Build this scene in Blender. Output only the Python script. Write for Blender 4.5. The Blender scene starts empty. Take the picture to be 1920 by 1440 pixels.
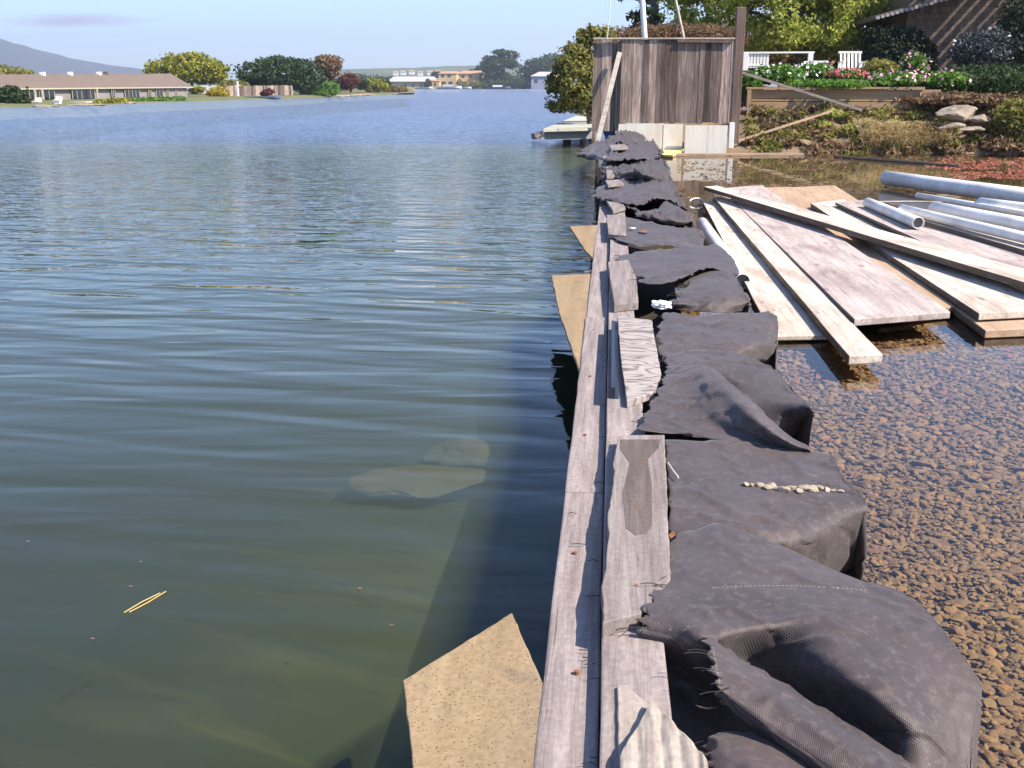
import bpy, bmesh, math, random
import numpy as np
from mathutils import Vector, Matrix, noise as mnoise
from mathutils.bvhtree import BVHTree

random.seed(7)
RNG = np.random.default_rng(7)
R = math.radians
S = bpy.context.scene
COL = S.collection

# ------------------------------------------------------------------ camera
F_PX, HORIZON, VPX, CAM_H = 1950.0, 162.0, 1150.0, 1.5
PITCH = math.atan((720 - HORIZON) / F_PX)
YAW = math.atan((VPX - 960) / (F_PX * math.cos(PITCH) + (720 - HORIZON) * math.sin(PITCH)))
cam_d = bpy.data.cameras.new('camera')
cam = bpy.data.objects.new('camera', cam_d)
COL.objects.link(cam)
cam.location = (0, 0, CAM_H)
cam.rotation_euler = (math.pi / 2 - PITCH, 0, YAW)
cam_d.sensor_width = 36
cam_d.lens = 36 * F_PX / 1920
cam_d.clip_start = 0.05
cam_d.clip_end = 12000
S.camera = cam

# ------------------------------------------------------------------ sky, sun, exposure
SUN_EL = R(48)
SUN_H = Vector((0.92, -0.39)).normalized()
SUN = Vector((SUN_H.x * math.cos(SUN_EL), SUN_H.y * math.cos(SUN_EL), math.sin(SUN_EL)))
W = bpy.data.worlds.new('World')
S.world = W
W.use_nodes = True
wn = W.node_tree
bg = wn.nodes['Background']
sky = wn.nodes.new('ShaderNodeTexSky')
sky.sky_type = 'NISHITA'
sky.sun_disc = False
sky.sun_elevation = SUN_EL
sky.sun_rotation = math.atan2(SUN_H.x, SUN_H.y)
sky.altitude = 0
sky.air_density = 0.75
sky.dust_density = 0.65
sky.ozone_density = 6.0
# a small lilac cloud low over the mountain, placed by direction in the sky
_d = Vector((-0.4539, 0.8895, 0.0536)).normalized()
_tc = wn.nodes.new('ShaderNodeTexCoord')
_mp = wn.nodes.new('ShaderNodeMapping')
_mp.vector_type = 'TEXTURE'
_mp.inputs['Location'].default_value = _d
_mp.inputs['Rotation'].default_value = (0, R(-1.0), math.atan2(-_d.x, _d.y))
_mp.inputs['Scale'].default_value = (0.075, 0.075, 0.008)
_ln = wn.nodes.new('ShaderNodeVectorMath')
_ln.operation = 'LENGTH'
_nz = wn.nodes.new('ShaderNodeTexNoise')
_nz.inputs['Scale'].default_value = 1.6
_nz.inputs['Detail'].default_value = 5
_sb = wn.nodes.new('ShaderNodeMath')
_sb.operation = 'SUBTRACT'
_rg = wn.nodes.new('ShaderNodeMapRange')
_rg.inputs[1].default_value, _rg.inputs[2].default_value = -0.35, 0.35
_rg.inputs[4].default_value = 0.95
_mx = wn.nodes.new('ShaderNodeMix')
_mx.data_type = 'RGBA'
wn.links.new(_tc.outputs['Generated'], _mp.inputs['Vector'])
wn.links.new(_mp.outputs[0], _ln.inputs[0])
wn.links.new(_mp.outputs[0], _nz.inputs['Vector'])
wn.links.new(_nz.outputs['Fac'], _sb.inputs[0])
wn.links.new(_ln.outputs['Value'], _sb.inputs[1])
wn.links.new(_sb.outputs[0], _rg.inputs[0])
wn.links.new(_rg.outputs[0], _mx.inputs[0])
wn.links.new(sky.outputs[0], _mx.inputs[6])
_mx.inputs[7].default_value = (2.35, 2.0, 2.8, 1)
wn.links.new(_mx.outputs[2], bg.inputs[0])
bg.inputs[1].default_value = 0.14
sun_d = bpy.data.lights.new('sun', 'SUN')
sun_d.energy = 5.0
sun_d.angle = R(0.53)
sun_d.color = (1.0, 0.90, 0.77)
sun = bpy.data.objects.new('sun', sun_d)
COL.objects.link(sun)
sun.rotation_euler = SUN.to_track_quat('Z', 'Y').to_euler()
sun.location = (30, -20, 60)
S.view_settings.view_transform = 'Standard'
S.view_settings.look = 'None'
S.view_settings.gamma = 1
S.view_settings.exposure = 1.0
S.cycles.use_denoising = True
S.cycles.caustics_reflective = False
S.cycles.caustics_refractive = False
S.cycles.max_bounces = 8
S.cycles.transparent_max_bounces = 24

# ------------------------------------------------------------------ measuring helpers (photo pixel -> place on a plane)
CR = cam.rotation_euler.to_matrix()


def ray(px, py):
    return CR @ Vector(((px - 960) / F_PX, -(py - 720) / F_PX, -1))


def P(px, py, z=0.0):
    d = ray(px, py)
    t = (z - CAM_H) / d.z
    return Vector((d.x * t, d.y * t, z))


def PY(px, py, Y):
    d = ray(px, py)
    t = Y / d.y
    return Vector((d.x * t, Y, CAM_H + d.z * t))


# ------------------------------------------------------------------ mesh helpers
def tag(o, label=None, cat=None, group=None, kind=None, category=None):
    cat = cat or category
    if label: o['label'] = label
    if cat: o['category'] = cat
    if group: o['group'] = group
    if kind: o['kind'] = kind
    return o


def mk(name, V, Fc, mat, parent=None, smooth=False, M=None, **kw):
    """one mesh object; M moves it to its own local frame (vertices are given in world space)"""
    V = np.asarray(V, dtype=float)
    me = bpy.data.meshes.new(name)
    if M is not None:
        Mi = np.array(M.inverted())
        V = V @ Mi[:3, :3].T + Mi[:3, 3]
    me.from_pydata(V.tolist(), [], Fc if isinstance(Fc, list) else Fc.tolist())
    if smooth:
        me.polygons.foreach_set('use_smooth', np.ones(len(me.polygons), dtype=bool))
    me.update()
    o = bpy.data.objects.new(name, me)
    COL.objects.link(o)
    if M is not None:
        o.matrix_world = M
    if mat:
        me.materials.append(mat)
    if parent is not None:
        o.parent = parent
        o.matrix_parent_inverse = parent_world(parent).inverted()
    return tag(o, **kw)


def parent_world(p):
    return p.matrix_basis.copy() if not p.parent else p.parent.matrix_basis @ p.matrix_parent_inverse @ p.matrix_basis


def empty(name, loc, **kw):
    o = bpy.data.objects.new(name, None)
    o.empty_display_size = 0.1
    COL.objects.link(o)
    o.location = loc
    return tag(o, **kw)


class MB:
    """collects simple solids into one mesh"""
    def __init__(s):
        s.v, s.f = [], []

    def add(s, V, Fc):
        n = len(s.v)
        s.v += [tuple(p) for p in V]
        s.f += [[i + n for i in q] for q in Fc]
        return s

    def box(s, c, size, rot=None):
        hx, hy, hz = [k / 2 for k in size]
        pts = [Vector((x, y, z)) for z in (-hz, hz) for x, y in ((-hx, -hy), (hx, -hy), (hx, hy), (-hx, hy))]
        if rot is not None:
            pts = [rot @ p for p in pts]
        pts = [p + Vector(c) for p in pts]
        return s.add(pts, [[3, 2, 1, 0], [4, 5, 6, 7], [0, 1, 5, 4], [1, 2, 6, 5], [2, 3, 7, 6], [3, 0, 4, 7]])

    def bar(s, a, b, w, t, up=Vector((0, 0, 1))):
        a, b = Vector(a), Vector(b)
        x = (b - a).normalized()
        y = up.cross(x)
        if y.length < 1e-4:
            y = Vector((0, 1, 0)).cross(x)
        y.normalize()
        z = x.cross(y)
        rot = Matrix((x, y, z)).transposed()
        return s.box((a + b) / 2, ((b - a).length, w, t), rot)

    def tube(s, pts, r, n=8, cap=True):
        pts = [Vector(p) for p in pts]
        rs = r if isinstance(r, (list, tuple)) else [r] * len(pts)
        V, Fc = [], []
        for i, p in enumerate(pts):
            d = (pts[min(i + 1, len(pts) - 1)] - pts[max(i - 1, 0)]).normalized()
            u = d.cross(Vector((0, 0, 1)))
            if u.length < 1e-3:
                u = d.cross(Vector((1, 0, 0)))
            u.normalize()
            w = d.cross(u)
            for k in range(n):
                a = 2 * math.pi * k / n
                V.append(p + (u * math.cos(a) + w * math.sin(a)) * rs[i])
        for i in range(len(pts) - 1):
            for k in range(n):
                Fc.append([i * n + k, i * n + (k + 1) % n, (i + 1) * n + (k + 1) % n, (i + 1) * n + k])
        if cap:
            Fc.append(list(range(n))[::-1])
            Fc.append([(len(pts) - 1) * n + k for k in range(n)])
        return s.add(V, Fc)

    def prism(s, poly, down):
        """polygon of points, extruded by vector down"""
        n = len(poly)
        top = [Vector(p) for p in poly]
        bot = [p + Vector(down) for p in top]
        Fc = [list(range(n)), [n + i for i in range(n)][::-1]]
        for i in range(n):
            j = (i + 1) % n
            Fc.append([j, i, n + i, n + j])
        return s.add(top + bot, Fc)

    def build(s, name, mat, parent=None, bevel=0, **kw):
        o = mk(name, s.v, s.f, mat, parent, **kw)
        bm = bmesh.new()
        bm.from_mesh(o.data)
        bmesh.ops.recalc_face_normals(bm, faces=bm.faces)
        bm.to_mesh(o.data)
        bm.free()
        if bevel:
            m = o.modifiers.new('bevel', 'BEVEL')
            m.width = bevel
            m.segments = 2
            m.limit_method = 'ANGLE'
        return o


# ------------------------------------------------------------------ materials
def new_mat(name):
    m = bpy.data.materials.new(name)
    m.use_nodes = True
    nt = m.node_tree
    b = nt.nodes['Principled BSDF']
    return m, nt, b


def nd(nt, typ, ins=None, **props):
    n = nt.nodes.new(typ)
    for k, v in props.items():
        setattr(n, k, v)
    for k, v in (ins or {}).items():
        if hasattr(v, 'is_output'):
            nt.links.new(v, n.inputs[k])
        else:
            n.inputs[k].default_value = v
    return n


def rgba(c):
    return (c[0], c[1], c[2], 1)


def ramp(nt, fac, stops):
    r = nt.nodes.new('ShaderNodeValToRGB')
    el = r.color_ramp.elements
    while len(el) < len(stops):
        el.new(0.5)
    for e, (p, c) in zip(el, stops):
        e.position = p
        e.color = rgba(c) if len(c) == 3 else c
    nt.links.new(fac, r.inputs[0])
    return r.outputs[0]


def coords(nt, scale, kind='Object'):
    tc = nt.nodes.new('ShaderNodeTexCoord')
    mp = nd(nt, 'ShaderNodeMapping', {'Vector': tc.outputs[kind], 'Scale': scale})
    return mp.outputs[0]


def noise_t(nt, vec, scale, detail=4, rough=0.55, dist=0.0):
    n = nd(nt, 'ShaderNodeTexNoise', {'Scale': scale, 'Detail': detail, 'Roughness': rough, 'Distortion': dist})
    nt.links.new(vec, n.inputs['Vector'])
    return n.outputs['Fac']


def mix(nt, fac, a, b, typ='MIX'):
    n = nt.nodes.new('ShaderNodeMix')
    n.data_type = 'RGBA'
    n.blend_type = typ
    for sock, v in ((n.inputs[0], fac), (n.inputs[6], a), (n.inputs[7], b)):
        if hasattr(v, 'is_output'):
            nt.links.new(v, sock)
        elif isinstance(v, (int, float)):
            sock.default_value = v
        else:
            sock.default_value = rgba(v)
    return n.outputs[2]


def bump(nt, height, b, dist, strength=1.0, prev=None):
    n = nd(nt, 'ShaderNodeBump', {'Height': height, 'Distance': dist, 'Strength': strength})
    if prev:
        nt.links.new(prev, n.inputs['Normal'])
    if b is not None:
        nt.links.new(n.outputs[0], b.inputs['Normal'])
    return n.outputs[0]


def wood(name, c1, c2, c3, stain=(0.2, 0.15, 0.1), stain_amt=0.5, axis=0, rough=0.8, grain=26, spots=0.0, island=0.0, bumpd=0.004):
    m, nt, b = new_mat(name)
    sc = [grain, grain, grain]
    sc[axis] = grain * 0.06
    v = coords(nt, sc)
    g = noise_t(nt, v, 1.0, 8, 0.65, 0.6)
    col = ramp(nt, g, [(0.25, c1), (0.5, c2), (0.75, c3)])
    sc2 = [3.5] * 3
    sc2[axis] = 0.9
    st = noise_t(nt, coords(nt, sc2), 1.0, 5, 0.6, 0.4)
    sf = ramp(nt, st, [(0.48, (0, 0, 0)), (0.72, (stain_amt,) * 3)])
    col = mix(nt, sf, col, stain)
    fine = noise_t(nt, coords(nt, (60, 60, 60)), 1.0, 3, 0.7)
    col = mix(nt, 0.35, col, ramp(nt, fine, [(0.3, (0.25,) * 3), (0.7, (0.75,) * 3)]), 'OVERLAY')
    # cracks: narrow dark lines along the grain
    sc3 = [grain * 1.6] * 3
    sc3[axis] = grain * 0.035
    ck = noise_t(nt, coords(nt, sc3), 1.0, 2, 0.5, 0.2)
    ckf = ramp(nt, ck, [(0.27, (0.75,) * 3), (0.33, (0, 0, 0))])
    col = mix(nt, ckf, col, tuple(k * 0.3 for k in c1))
    if spots:
        vo = nd(nt, 'ShaderNodeTexVoronoi', {'Scale': 95.0})
        nt.links.new(coords(nt, (1, 1, 1)), vo.inputs['Vector'])
        sp = ramp(nt, vo.outputs['Distance'], [(0.14, (spots,) * 3), (0.30, (0, 0, 0))])
        sp = mix(nt, 1.0, sp, ramp(nt, noise_t(nt, coords(nt, (1, 1, 1)), 30, 3, 0.7), [(0.36, (0, 0, 0)), (0.5, (1, 1, 1))]), 'MULTIPLY')
        sm = noise_t(nt, coords(nt, (1, 1, 1)), 7, 6, 0.7, .5)
        col = mix(nt, ramp(nt, sm, [(0.58, (0, 0, 0)), (0.68, (0.6,) * 3)]), col, (0.13, 0.11, 0.085))
        col = mix(nt, ramp(nt, sm, [(0.30, (0.5,) * 3), (0.38, (0, 0, 0))]), col, (0.5, 0.4, 0.28))
        col = mix(nt, sp, col, (0.06, 0.045, 0.03))
    if axis == 0 and grain in (22, 24):
        vk = nd(nt, 'ShaderNodeTexVoronoi', {'Scale': 1.0, 'Randomness': 1.0})
        nt.links.new(coords(nt, (2.2, 6.5, 6.5)), vk.inputs['Vector'])
        kf = ramp(nt, vk.outputs['Distance'], [(0.05, (0.75,) * 3), (0.11, (0.35,) * 3), (0.16, (0, 0, 0))])
        col = mix(nt, kf, col, (0.15, 0.09, 0.06))
        dirt = noise_t(nt, coords(nt, (1.3, 4, 4)), 2.0, 8, 0.75, 1.0)
        col = mix(nt, ramp(nt, dirt, [(0.5, (0, 0, 0)), (0.62, (0.4,) * 3), (0.7, (0.75,) * 3)]), col, (0.30, 0.235, 0.20))
    if island:
        gi = nt.nodes.new('ShaderNodeNewGeometry')
        iv = ramp(nt, gi.outputs['Random Per Island'], [(0.0, (0.5 - island,) * 3), (1.0, (0.5 + island,) * 3)])
        col = mix(nt, 1.0, col, iv, 'OVERLAY')
    nt.links.new(col, b.inputs['Base Color'])
    b.inputs['Roughness'].default_value = rough
    b.inputs['Specular IOR Level'].default_value = 0.25
    bump(nt, g, b, bumpd)
    return m


def plain(name, c, c2=None, scale=4.0, rough=0.7, bumpd=0.0, metal=0.0, detail=5, spec=0.4, space='Object'):
    m, nt, b = new_mat(name)
    n = noise_t(nt, coords(nt, (1, 1, 1), space), scale, detail, 0.6)
    col = ramp(nt, n, [(0.3, c), (0.7, c2 or tuple(k * 0.8 for k in c))])
    nt.links.new(col, b.inputs['Base Color'])
    b.inputs['Roughness'].default_value = rough
    b.inputs['Metallic'].default_value = metal
    b.inputs['Specular IOR Level'].default_value = spec
    if bumpd:
        bump(nt, n, b, bumpd)
    return m


def leaf(name, cols, trans=0.35, rough=0.6):
    m, nt, b = new_mat(name)
    gi = nt.nodes.new('ShaderNodeNewGeometry')
    k = len(cols)
    col = ramp(nt, gi.outputs['Random Per Island'], [(i / max(1, k - 1), c) for i, c in enumerate(cols)])
    n = noise_t(nt, coords(nt, (1, 1, 1)), 0.9, 3)
    col = mix(nt, 0.5, col, ramp(nt, n, [(0.3, (0.3,) * 3), (0.7, (0.72,) * 3)]), 'OVERLAY')
    nt.links.new(col, b.inputs['Base Color'])
    b.inputs['Roughness'].default_value = rough
    b.inputs['Specular IOR Level'].default_value = 0.2
    tr = nd(nt, 'ShaderNodeBsdfTranslucent')
    nt.links.new(col, tr.inputs[0])
    ms = nd(nt, 'ShaderNodeMixShader', {0: trans})
    nt.links.new(b.outputs[0], ms.inputs[1])
    nt.links.new(tr.outputs[0], ms.inputs[2])
    nt.links.new(ms.outputs[0], nt.nodes['Material Output'].inputs[0])
    return m


def water_mat(name, waves, tint, rough=0.015, breeze=None):
    """clear sheet of water: Fresnel mirror over a tinted see-through layer; waves = [(scale xyz, detail, distance, rot)]"""
    m, nt, b = new_mat(name)
    nt.nodes.remove(b)
    prev = None
    gain, rg = None, rough
    if breeze:          # calm by the wall, choppier out on the open water
        sy = nd(nt, 'ShaderNodeSeparateXYZ', {0: nt.nodes.new('ShaderNodeTexCoord').outputs['Object']}).outputs[1]
        rg = nd(nt, 'ShaderNodeMapRange', {0: sy, 1: 8.0, 2: 60.0, 3: rough, 4: breeze}).outputs[0]
    for sc, det, dist, rot in waves:
        tc = nt.nodes.new('ShaderNodeTexCoord')
        mp = nd(nt, 'ShaderNodeMapping', {'Vector': tc.outputs['Object'], 'Rotation': (0, 0, rot)})
        mp2 = nd(nt, 'ShaderNodeMapping', {'Vector': mp.outputs[0], 'Scale': sc})
        n = noise_t(nt, mp2.outputs[0], 1.0, det, 0.5, 0.6)
        prev = bump(nt, n, None, dist if not breeze else 0.01, 1.0, prev)
        if breeze:
            bn = prev.node
            nt.links.new(nd(nt, 'ShaderNodeMapRange', {0: sy, 1: dist[2], 2: dist[3], 3: dist[0], 4: dist[1]}).outputs[0], bn.inputs['Distance'])
    fr = nd(nt, 'ShaderNodeFresnel', {'IOR': 1.333, 'Normal': prev})
    gl = nd(nt, 'ShaderNodeBsdfGlossy', {'Color': (1, 1, 1, 1), 'Roughness': rg, 'Normal': prev})
    tr = nd(nt, 'ShaderNodeBsdfTransparent', {'Color': rgba(tint)})
    ms = nd(nt, 'ShaderNodeMixShader', {0: fr.outputs[0]})
    nt.links.new(tr.outputs[0], ms.inputs[1])
    nt.links.new(gl.outputs[0], ms.inputs[2])
    nt.links.new(ms.outputs[0], nt.nodes['Material Output'].inputs[0])
    return m


M = {}
M['cap'] = wood('weathered_grey_wood', (0.13, 0.105, 0.10), (0.27, 0.225, 0.215), (0.38, 0.33, 0.315), (0.17, 0.13, 0.12), 0.6, grain=34, bumpd=0.004)
M['batten'] = wood('batten_grey_wood', (0.12, 0.097, 0.09), (0.235, 0.198, 0.186), (0.345, 0.297, 0.28), (0.14, 0.108, 0.097), 0.7, grain=32, bumpd=0.004)
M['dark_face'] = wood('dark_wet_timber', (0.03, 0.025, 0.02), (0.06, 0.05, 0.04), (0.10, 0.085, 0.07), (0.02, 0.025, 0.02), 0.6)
M['plank'] = wood('bleached_plank_wood', (0.32, 0.27, 0.22), (0.55, 0.485, 0.415), (0.68, 0.615, 0.54), (0.27, 0.195, 0.15), 0.75, grain=24)
M['plank_pink'] = wood('pinkish_plank_wood', (0.27, 0.215, 0.195), (0.42, 0.355, 0.33), (0.54, 0.475, 0.445), (0.21, 0.155, 0.145), 0.9, grain=22)
M['plank_wet'] = wood('tan_plank_wood', (0.27, 0.18, 0.115), (0.40, 0.28, 0.185), (0.48, 0.36, 0.26), (0.22, 0.14, 0.09), 0.6, grain=20)
M['edge'] = wood('painted_shade_board_edge', (0.07, 0.052, 0.036), (0.13, 0.10, 0.07), (0.19, 0.15, 0.11), (0.05, 0.04, 0.03), 0.6, grain=24)  # shade of the long plank sides, painted as a darker wood
M['ply'] = wood('tan_plywood', (0.215, 0.15, 0.083), (0.285, 0.203, 0.117), (0.355, 0.262, 0.16), (0.16, 0.125, 0.09), 0.75, spots=0.75, grain=9, bumpd=0.001)
M['fence'] = wood('brown_fence_wood', (0.095, 0.062, 0.048), (0.225, 0.168, 0.142), (0.46, 0.39, 0.35), (0.085, 0.052, 0.04), 0.65, axis=2, grain=26, island=0.36, rough=0.9)
M['post'] = wood('dark_post_wood', (0.10, 0.06, 0.05), (0.17, 0.115, 0.095), (0.25, 0.18, 0.155), (0.08, 0.05, 0.04), 0.5, axis=2, grain=13)
M['cream'] = wood('cream_board', (0.62, 0.57, 0.49), (0.75, 0.70, 0.61), (0.80, 0.76, 0.68), (0.56, 0.44, 0.31), 0.5, axis=2, grain=5)
M['bedwood'] = wood('tan_bed_timber', (0.28, 0.175, 0.095), (0.38, 0.255, 0.145), (0.46, 0.33, 0.20), (0.2, 0.125, 0.07), 0.4, grain=10)
def swirl_mat():
    m, nt, b = new_mat('swirled_grain_wood')
    v = coords(nt, (1, 1, 1))
    n = noise_t(nt, coords(nt, (7, 3.2, 6)), 1.0, 2, 0.5, 0.8)
    k = nd(nt, 'ShaderNodeMath', {0: n, 1: 7.0}, operation='MULTIPLY').outputs[0]
    f = nd(nt, 'ShaderNodeMath', {0: k}, operation='FRACT').outputs[0]
    col = ramp(nt, f, [(0.0, (0.10, 0.085, 0.082)), (0.15, (0.20, 0.175, 0.165)), (0.35, (0.36, 0.315, 0.295)), (0.8, (0.33, 0.285, 0.27)), (1.0, (0.20, 0.17, 0.16))])
    nt.links.new(col, b.inputs['Base Color'])
    b.inputs['Roughness'].default_value = 0.85
    bump(nt, f, b, 0.003)
    return m


M['swirl'] = swirl_mat()
M['cream2'] = wood('pale_weathered_wood', (0.20, 0.165, 0.14), (0.33, 0.285, 0.245), (0.42, 0.37, 0.32), (0.20, 0.16, 0.135), 0.5, grain=16)
M['pvc'] = plain('white_plastic_pipe', (0.86, 0.85, 0.82), (0.64, 0.61, 0.56), 5.0, 0.35)
M['bore_shade'] = plain('painted_bore_shade', (0.12, 0.12, 0.13), rough=0.8)
M['white'] = plain('white_paint', (0.80, 0.80, 0.78), (0.72, 0.72, 0.71), 5, 0.5)
M['black'] = plain('black_metal', (0.03, 0.03, 0.045), (0.06, 0.06, 0.08), 20, 0.35, metal=0.5)
M['rust'] = plain('rusty_nail', (0.30, 0.12, 0.05), (0.16, 0.07, 0.04), 60, 0.8)
M['bark'] = plain('tree_bark', (0.10, 0.075, 0.055), (0.17, 0.14, 0.11), 9, 0.9, 0.02)

# ------------------------------------------------------------------ noise / net helpers
def fbm(x, y, z, octv=4):
    return mnoise.fractal(Vector((x, y, z)), 1.0, 2.0, octv)


def catmull(P0, P1, P2, P3, t):
    return 0.5 * ((2 * P1) + (-P0 + P2) * t + (2 * P0 - 5 * P1 + 4 * P2 - P3) * t * t + (-P0 + 3 * P1 - 3 * P2 + P3) * t ** 3)


def upsample(A, n):
    """Catmull-Rom along axis 0"""
    out = []
    k = len(A)
    for i in range(k - 1):
        a0 = A[i - 1] if i > 0 else 2 * A[0] - A[1]
        a3 = A[i + 2] if i + 2 < k else 2 * A[-1] - A[-2]
        for j in range(n):
            out.append(catmull(a0, A[i], A[i + 1], a3, j / n))
    out.append(A[-1])
    return np.array(out)


def net_mesh(rows, n, amp, seed, ragged=0.0, freq=7.0, crease=0.0):
    A = np.array(rows, dtype=float)
    A = upsample(A, n)
    A = np.swapaxes(upsample(np.swapaxes(A, 0, 1), n), 0, 1)
    r, c = A.shape[:2]
    dv = np.gradient(A, axis=0)
    du = np.gradient(A, axis=1)
    N = np.cross(du, dv)
    N /= (np.linalg.norm(N, axis=2, keepdims=True) + 1e-9)
    N[N[..., 2] < -0.2] *= -1
    for i in range(r):
        for j in range(c):
            p = A[i, j]
            f = freq
            h = fbm(p[0] * f + seed, p[1] * f * 0.8, p[2] * f + seed * 1.7, 4) * amp
            if crease:
                q = fbm(p[0] * 5 + p[1] * 3 + seed * 3, p[1] * 5 - p[0] * 2, p[2] * 5, 2)
                h += crease * max(0.0, 1 - abs(q) / 0.11)
            A[i, j] = p + N[i, j] * h
    if ragged:
        for i in range(r):
            k = ragged * (random.random() - 0.2 + 0.8 * math.sin(i * 0.7 + seed))
            for j in range(0, 4):
                A[i, j, 0] += k * (1 - j / 4)
    V = A.reshape(-1, 3)
    Fc = []
    for i in range(r - 1):
        for j in range(c - 1):
            a = i * c + j
            Fc.append([a, a + 1, a + c + 1, a + c])
    return V, Fc


# ------------------------------------------------------------------ water, beds, land (setting)
def grid_sheet(name, xs, ys, zf, mat, kind='structure', smooth=True):
    V = [(x, y, zf(x, y)) for y in ys for x in xs]
    n = len(xs)
    Fc = [[j * n + i, j * n + i + 1, (j + 1) * n + i + 1, (j + 1) * n + i] for j in range(len(ys) - 1) for i in range(n - 1)]
    return mk(name, V, Fc, mat, smooth=smooth, kind=kind)


def mud_mat():
    m, nt, b = new_mat('olive_lagoon_mud')
    v = coords(nt, (1, 1, 1))
    n1 = noise_t(nt, v, 1.3, 6, 0.6, 0.5)
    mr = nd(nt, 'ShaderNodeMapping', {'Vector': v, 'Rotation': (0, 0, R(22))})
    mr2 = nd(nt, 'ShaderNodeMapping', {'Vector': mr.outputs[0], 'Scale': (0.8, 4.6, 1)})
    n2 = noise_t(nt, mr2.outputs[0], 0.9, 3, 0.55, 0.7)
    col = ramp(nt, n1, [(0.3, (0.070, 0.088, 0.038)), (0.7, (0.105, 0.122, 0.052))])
    col = mix(nt, ramp(nt, n2, [(0.52, (0, 0, 0)), (0.70, (0.7,) * 3)]), col, (0.25, 0.235, 0.085))  # yellowish diagonal bands painted in for caustic light on the bed
    # deeper water offshore: the water's blue is painted into the bed colour
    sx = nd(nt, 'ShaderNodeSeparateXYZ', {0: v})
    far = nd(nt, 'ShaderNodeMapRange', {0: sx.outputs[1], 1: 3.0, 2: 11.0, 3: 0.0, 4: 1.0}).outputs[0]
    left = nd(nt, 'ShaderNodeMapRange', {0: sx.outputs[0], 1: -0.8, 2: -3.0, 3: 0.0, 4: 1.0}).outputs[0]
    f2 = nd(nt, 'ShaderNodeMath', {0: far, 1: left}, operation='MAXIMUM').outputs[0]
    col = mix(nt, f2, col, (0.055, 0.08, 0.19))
    nt.links.new(col, b.inputs['Base Color'])
    b.inputs['Roughness'].default_value = 0.95
    b.inputs['Specular IOR Level'].default_value = 0.05
    bump(nt, n1, b, 0.02)
    return m


def lin(a, b, n):
    return [a + (b - a) * i / (n - 1) for i in range(n)]


WALL_X0 = -0.115
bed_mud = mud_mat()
xs = [-4500, -1500, -400, -120, -50, -25, -12] + lin(-8, 0.3, 40)
ys = [-60, -20, -6] + lin(-2, 14, 60) + [18, 24, 32, 50, 90, 200, 500, 1500, 6000]


def bay_bed(x, y):
    d = max(0, -x - 0.1)
    z = -0.30 - 0.05 * d - 0.012 * d * d if d < 8 else -1.47 - (d - 8) * 0.05
    z -= max(0, y - 6) * 0.03
    z = max(z, -2.6)
    if d < 8 and y < 14:
        z += 0.03 * fbm(x * 1.2, y * 1.2, 3.3)
        z += 0.008 * math.sin(7.0 * (y * 0.8 + x * 0.55) + 2.5 * fbm(x * 0.8, y * 0.8, 1.0))
    return z


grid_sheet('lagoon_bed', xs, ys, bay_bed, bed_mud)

M['bay'] = water_mat('lagoon_water', [((0.55, 2.7, 1), 1, (0.009, 0.040, 2, 9), 0.12), ((1.3, 5.0, 1), 1.5, (0.002, 0.024, 2, 12), -0.06), ((3.5, 5.5, 1), 2, (0.0, 0.060, 6, 20), 0.25), ((0.45, 1.2, 1), 2, (0.0, 0.16, 16, 80), 0.12)], (0.82, 0.84, 0.84), 0.02, 0.32)
M['pond'] = water_mat('pond_water', [((1.2, 2.5, 1), 2, 0.0016, 0.2)], (0.92, 0.90, 0.84), 0.0)
WX = -0.05
mk('lagoon_water', [(-4500, -60, 0), (WX, -60, 0), (WX, 26.4, 0), (-0.9, 60, 0), (4500, 60, 0), (4500, 6000, 0), (-4500, 6000, 0)],
   [[0, 1, 2, 3, 6], [3, 4, 5, 6]], M['bay'], kind='structure')
mk('pond_water', [(0.16, -20, 0.0), (30, -20, 0.0), (30, 30, 0.0), (0.16, 30, 0.0)], [[0, 1, 2, 3]], M['pond'], kind='structure')


def murk():
    m = bpy.data.materials.new('murky_water_body')
    m.use_nodes = True
    nt = m.node_tree
    nt.nodes.remove(nt.nodes['Principled BSDF'])
    pv = nt.nodes.new('ShaderNodeVolumePrincipled')
    pv.inputs['Color'].default_value = (0.47, 0.57, 0.26, 1)
    pv.inputs['Density'].default_value = 1.4
    pv.inputs['Anisotropy'].default_value = 0.3
    nt.links.new(pv.outputs[0], nt.nodes['Material Output'].inputs['Volume'])
    pr = [(0.2, -.03), (30, -.03), (9, -2.63), (0.2, -2.63)]      # thins out towards the open water
    MB().prism([(-.15, y_, z_) for y_, z_ in pr], (-60, 0, 0)).build('murky_water', m, kind='structure')


murk()


def pond_mat():
    m, nt, b = new_mat('brown_pond_floor')
    v = coords(nt, (1, 1, 1))
    n1 = noise_t(nt, v, 0.9, 6, 0.65, 0.5)
    col = ramp(nt, n1, [(0.3, (0.07, 0.05, 0.025)), (0.55, (0.15, 0.105, 0.05)), (0.75, (0.22, 0.16, 0.085))])
    vo = nd(nt, 'ShaderNodeTexVoronoi', {'Scale': 34.0})
    nt.links.new(v, vo.inputs['Vector'])
    col = mix(nt, 0.6, col, ramp(nt, vo.outputs['Distance'], [(0.2, (0.62,) * 3), (0.6, (0.2,) * 3)]), 'OVERLAY')
    nt.links.new(col, b.inputs['Base Color'])
    b.inputs['Roughness'].default_value = 0.9
    bump(nt, vo.outputs['Distance'], b, -0.01)
    return m


def pond_bed(x, y):
    z = -0.0705 - 0.003 * math.sin(x * 0.7) * math.sin(y * 0.5)
    if y > 8:
        z += 0.02 * fbm(x * 0.5, y * 0.5, 0)
    return z


grid_sheet('pond_floor', lin(0.14, 30, 60), [-20, -5] + lin(0, 30, 60), pond_bed, pond_mat())


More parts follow.
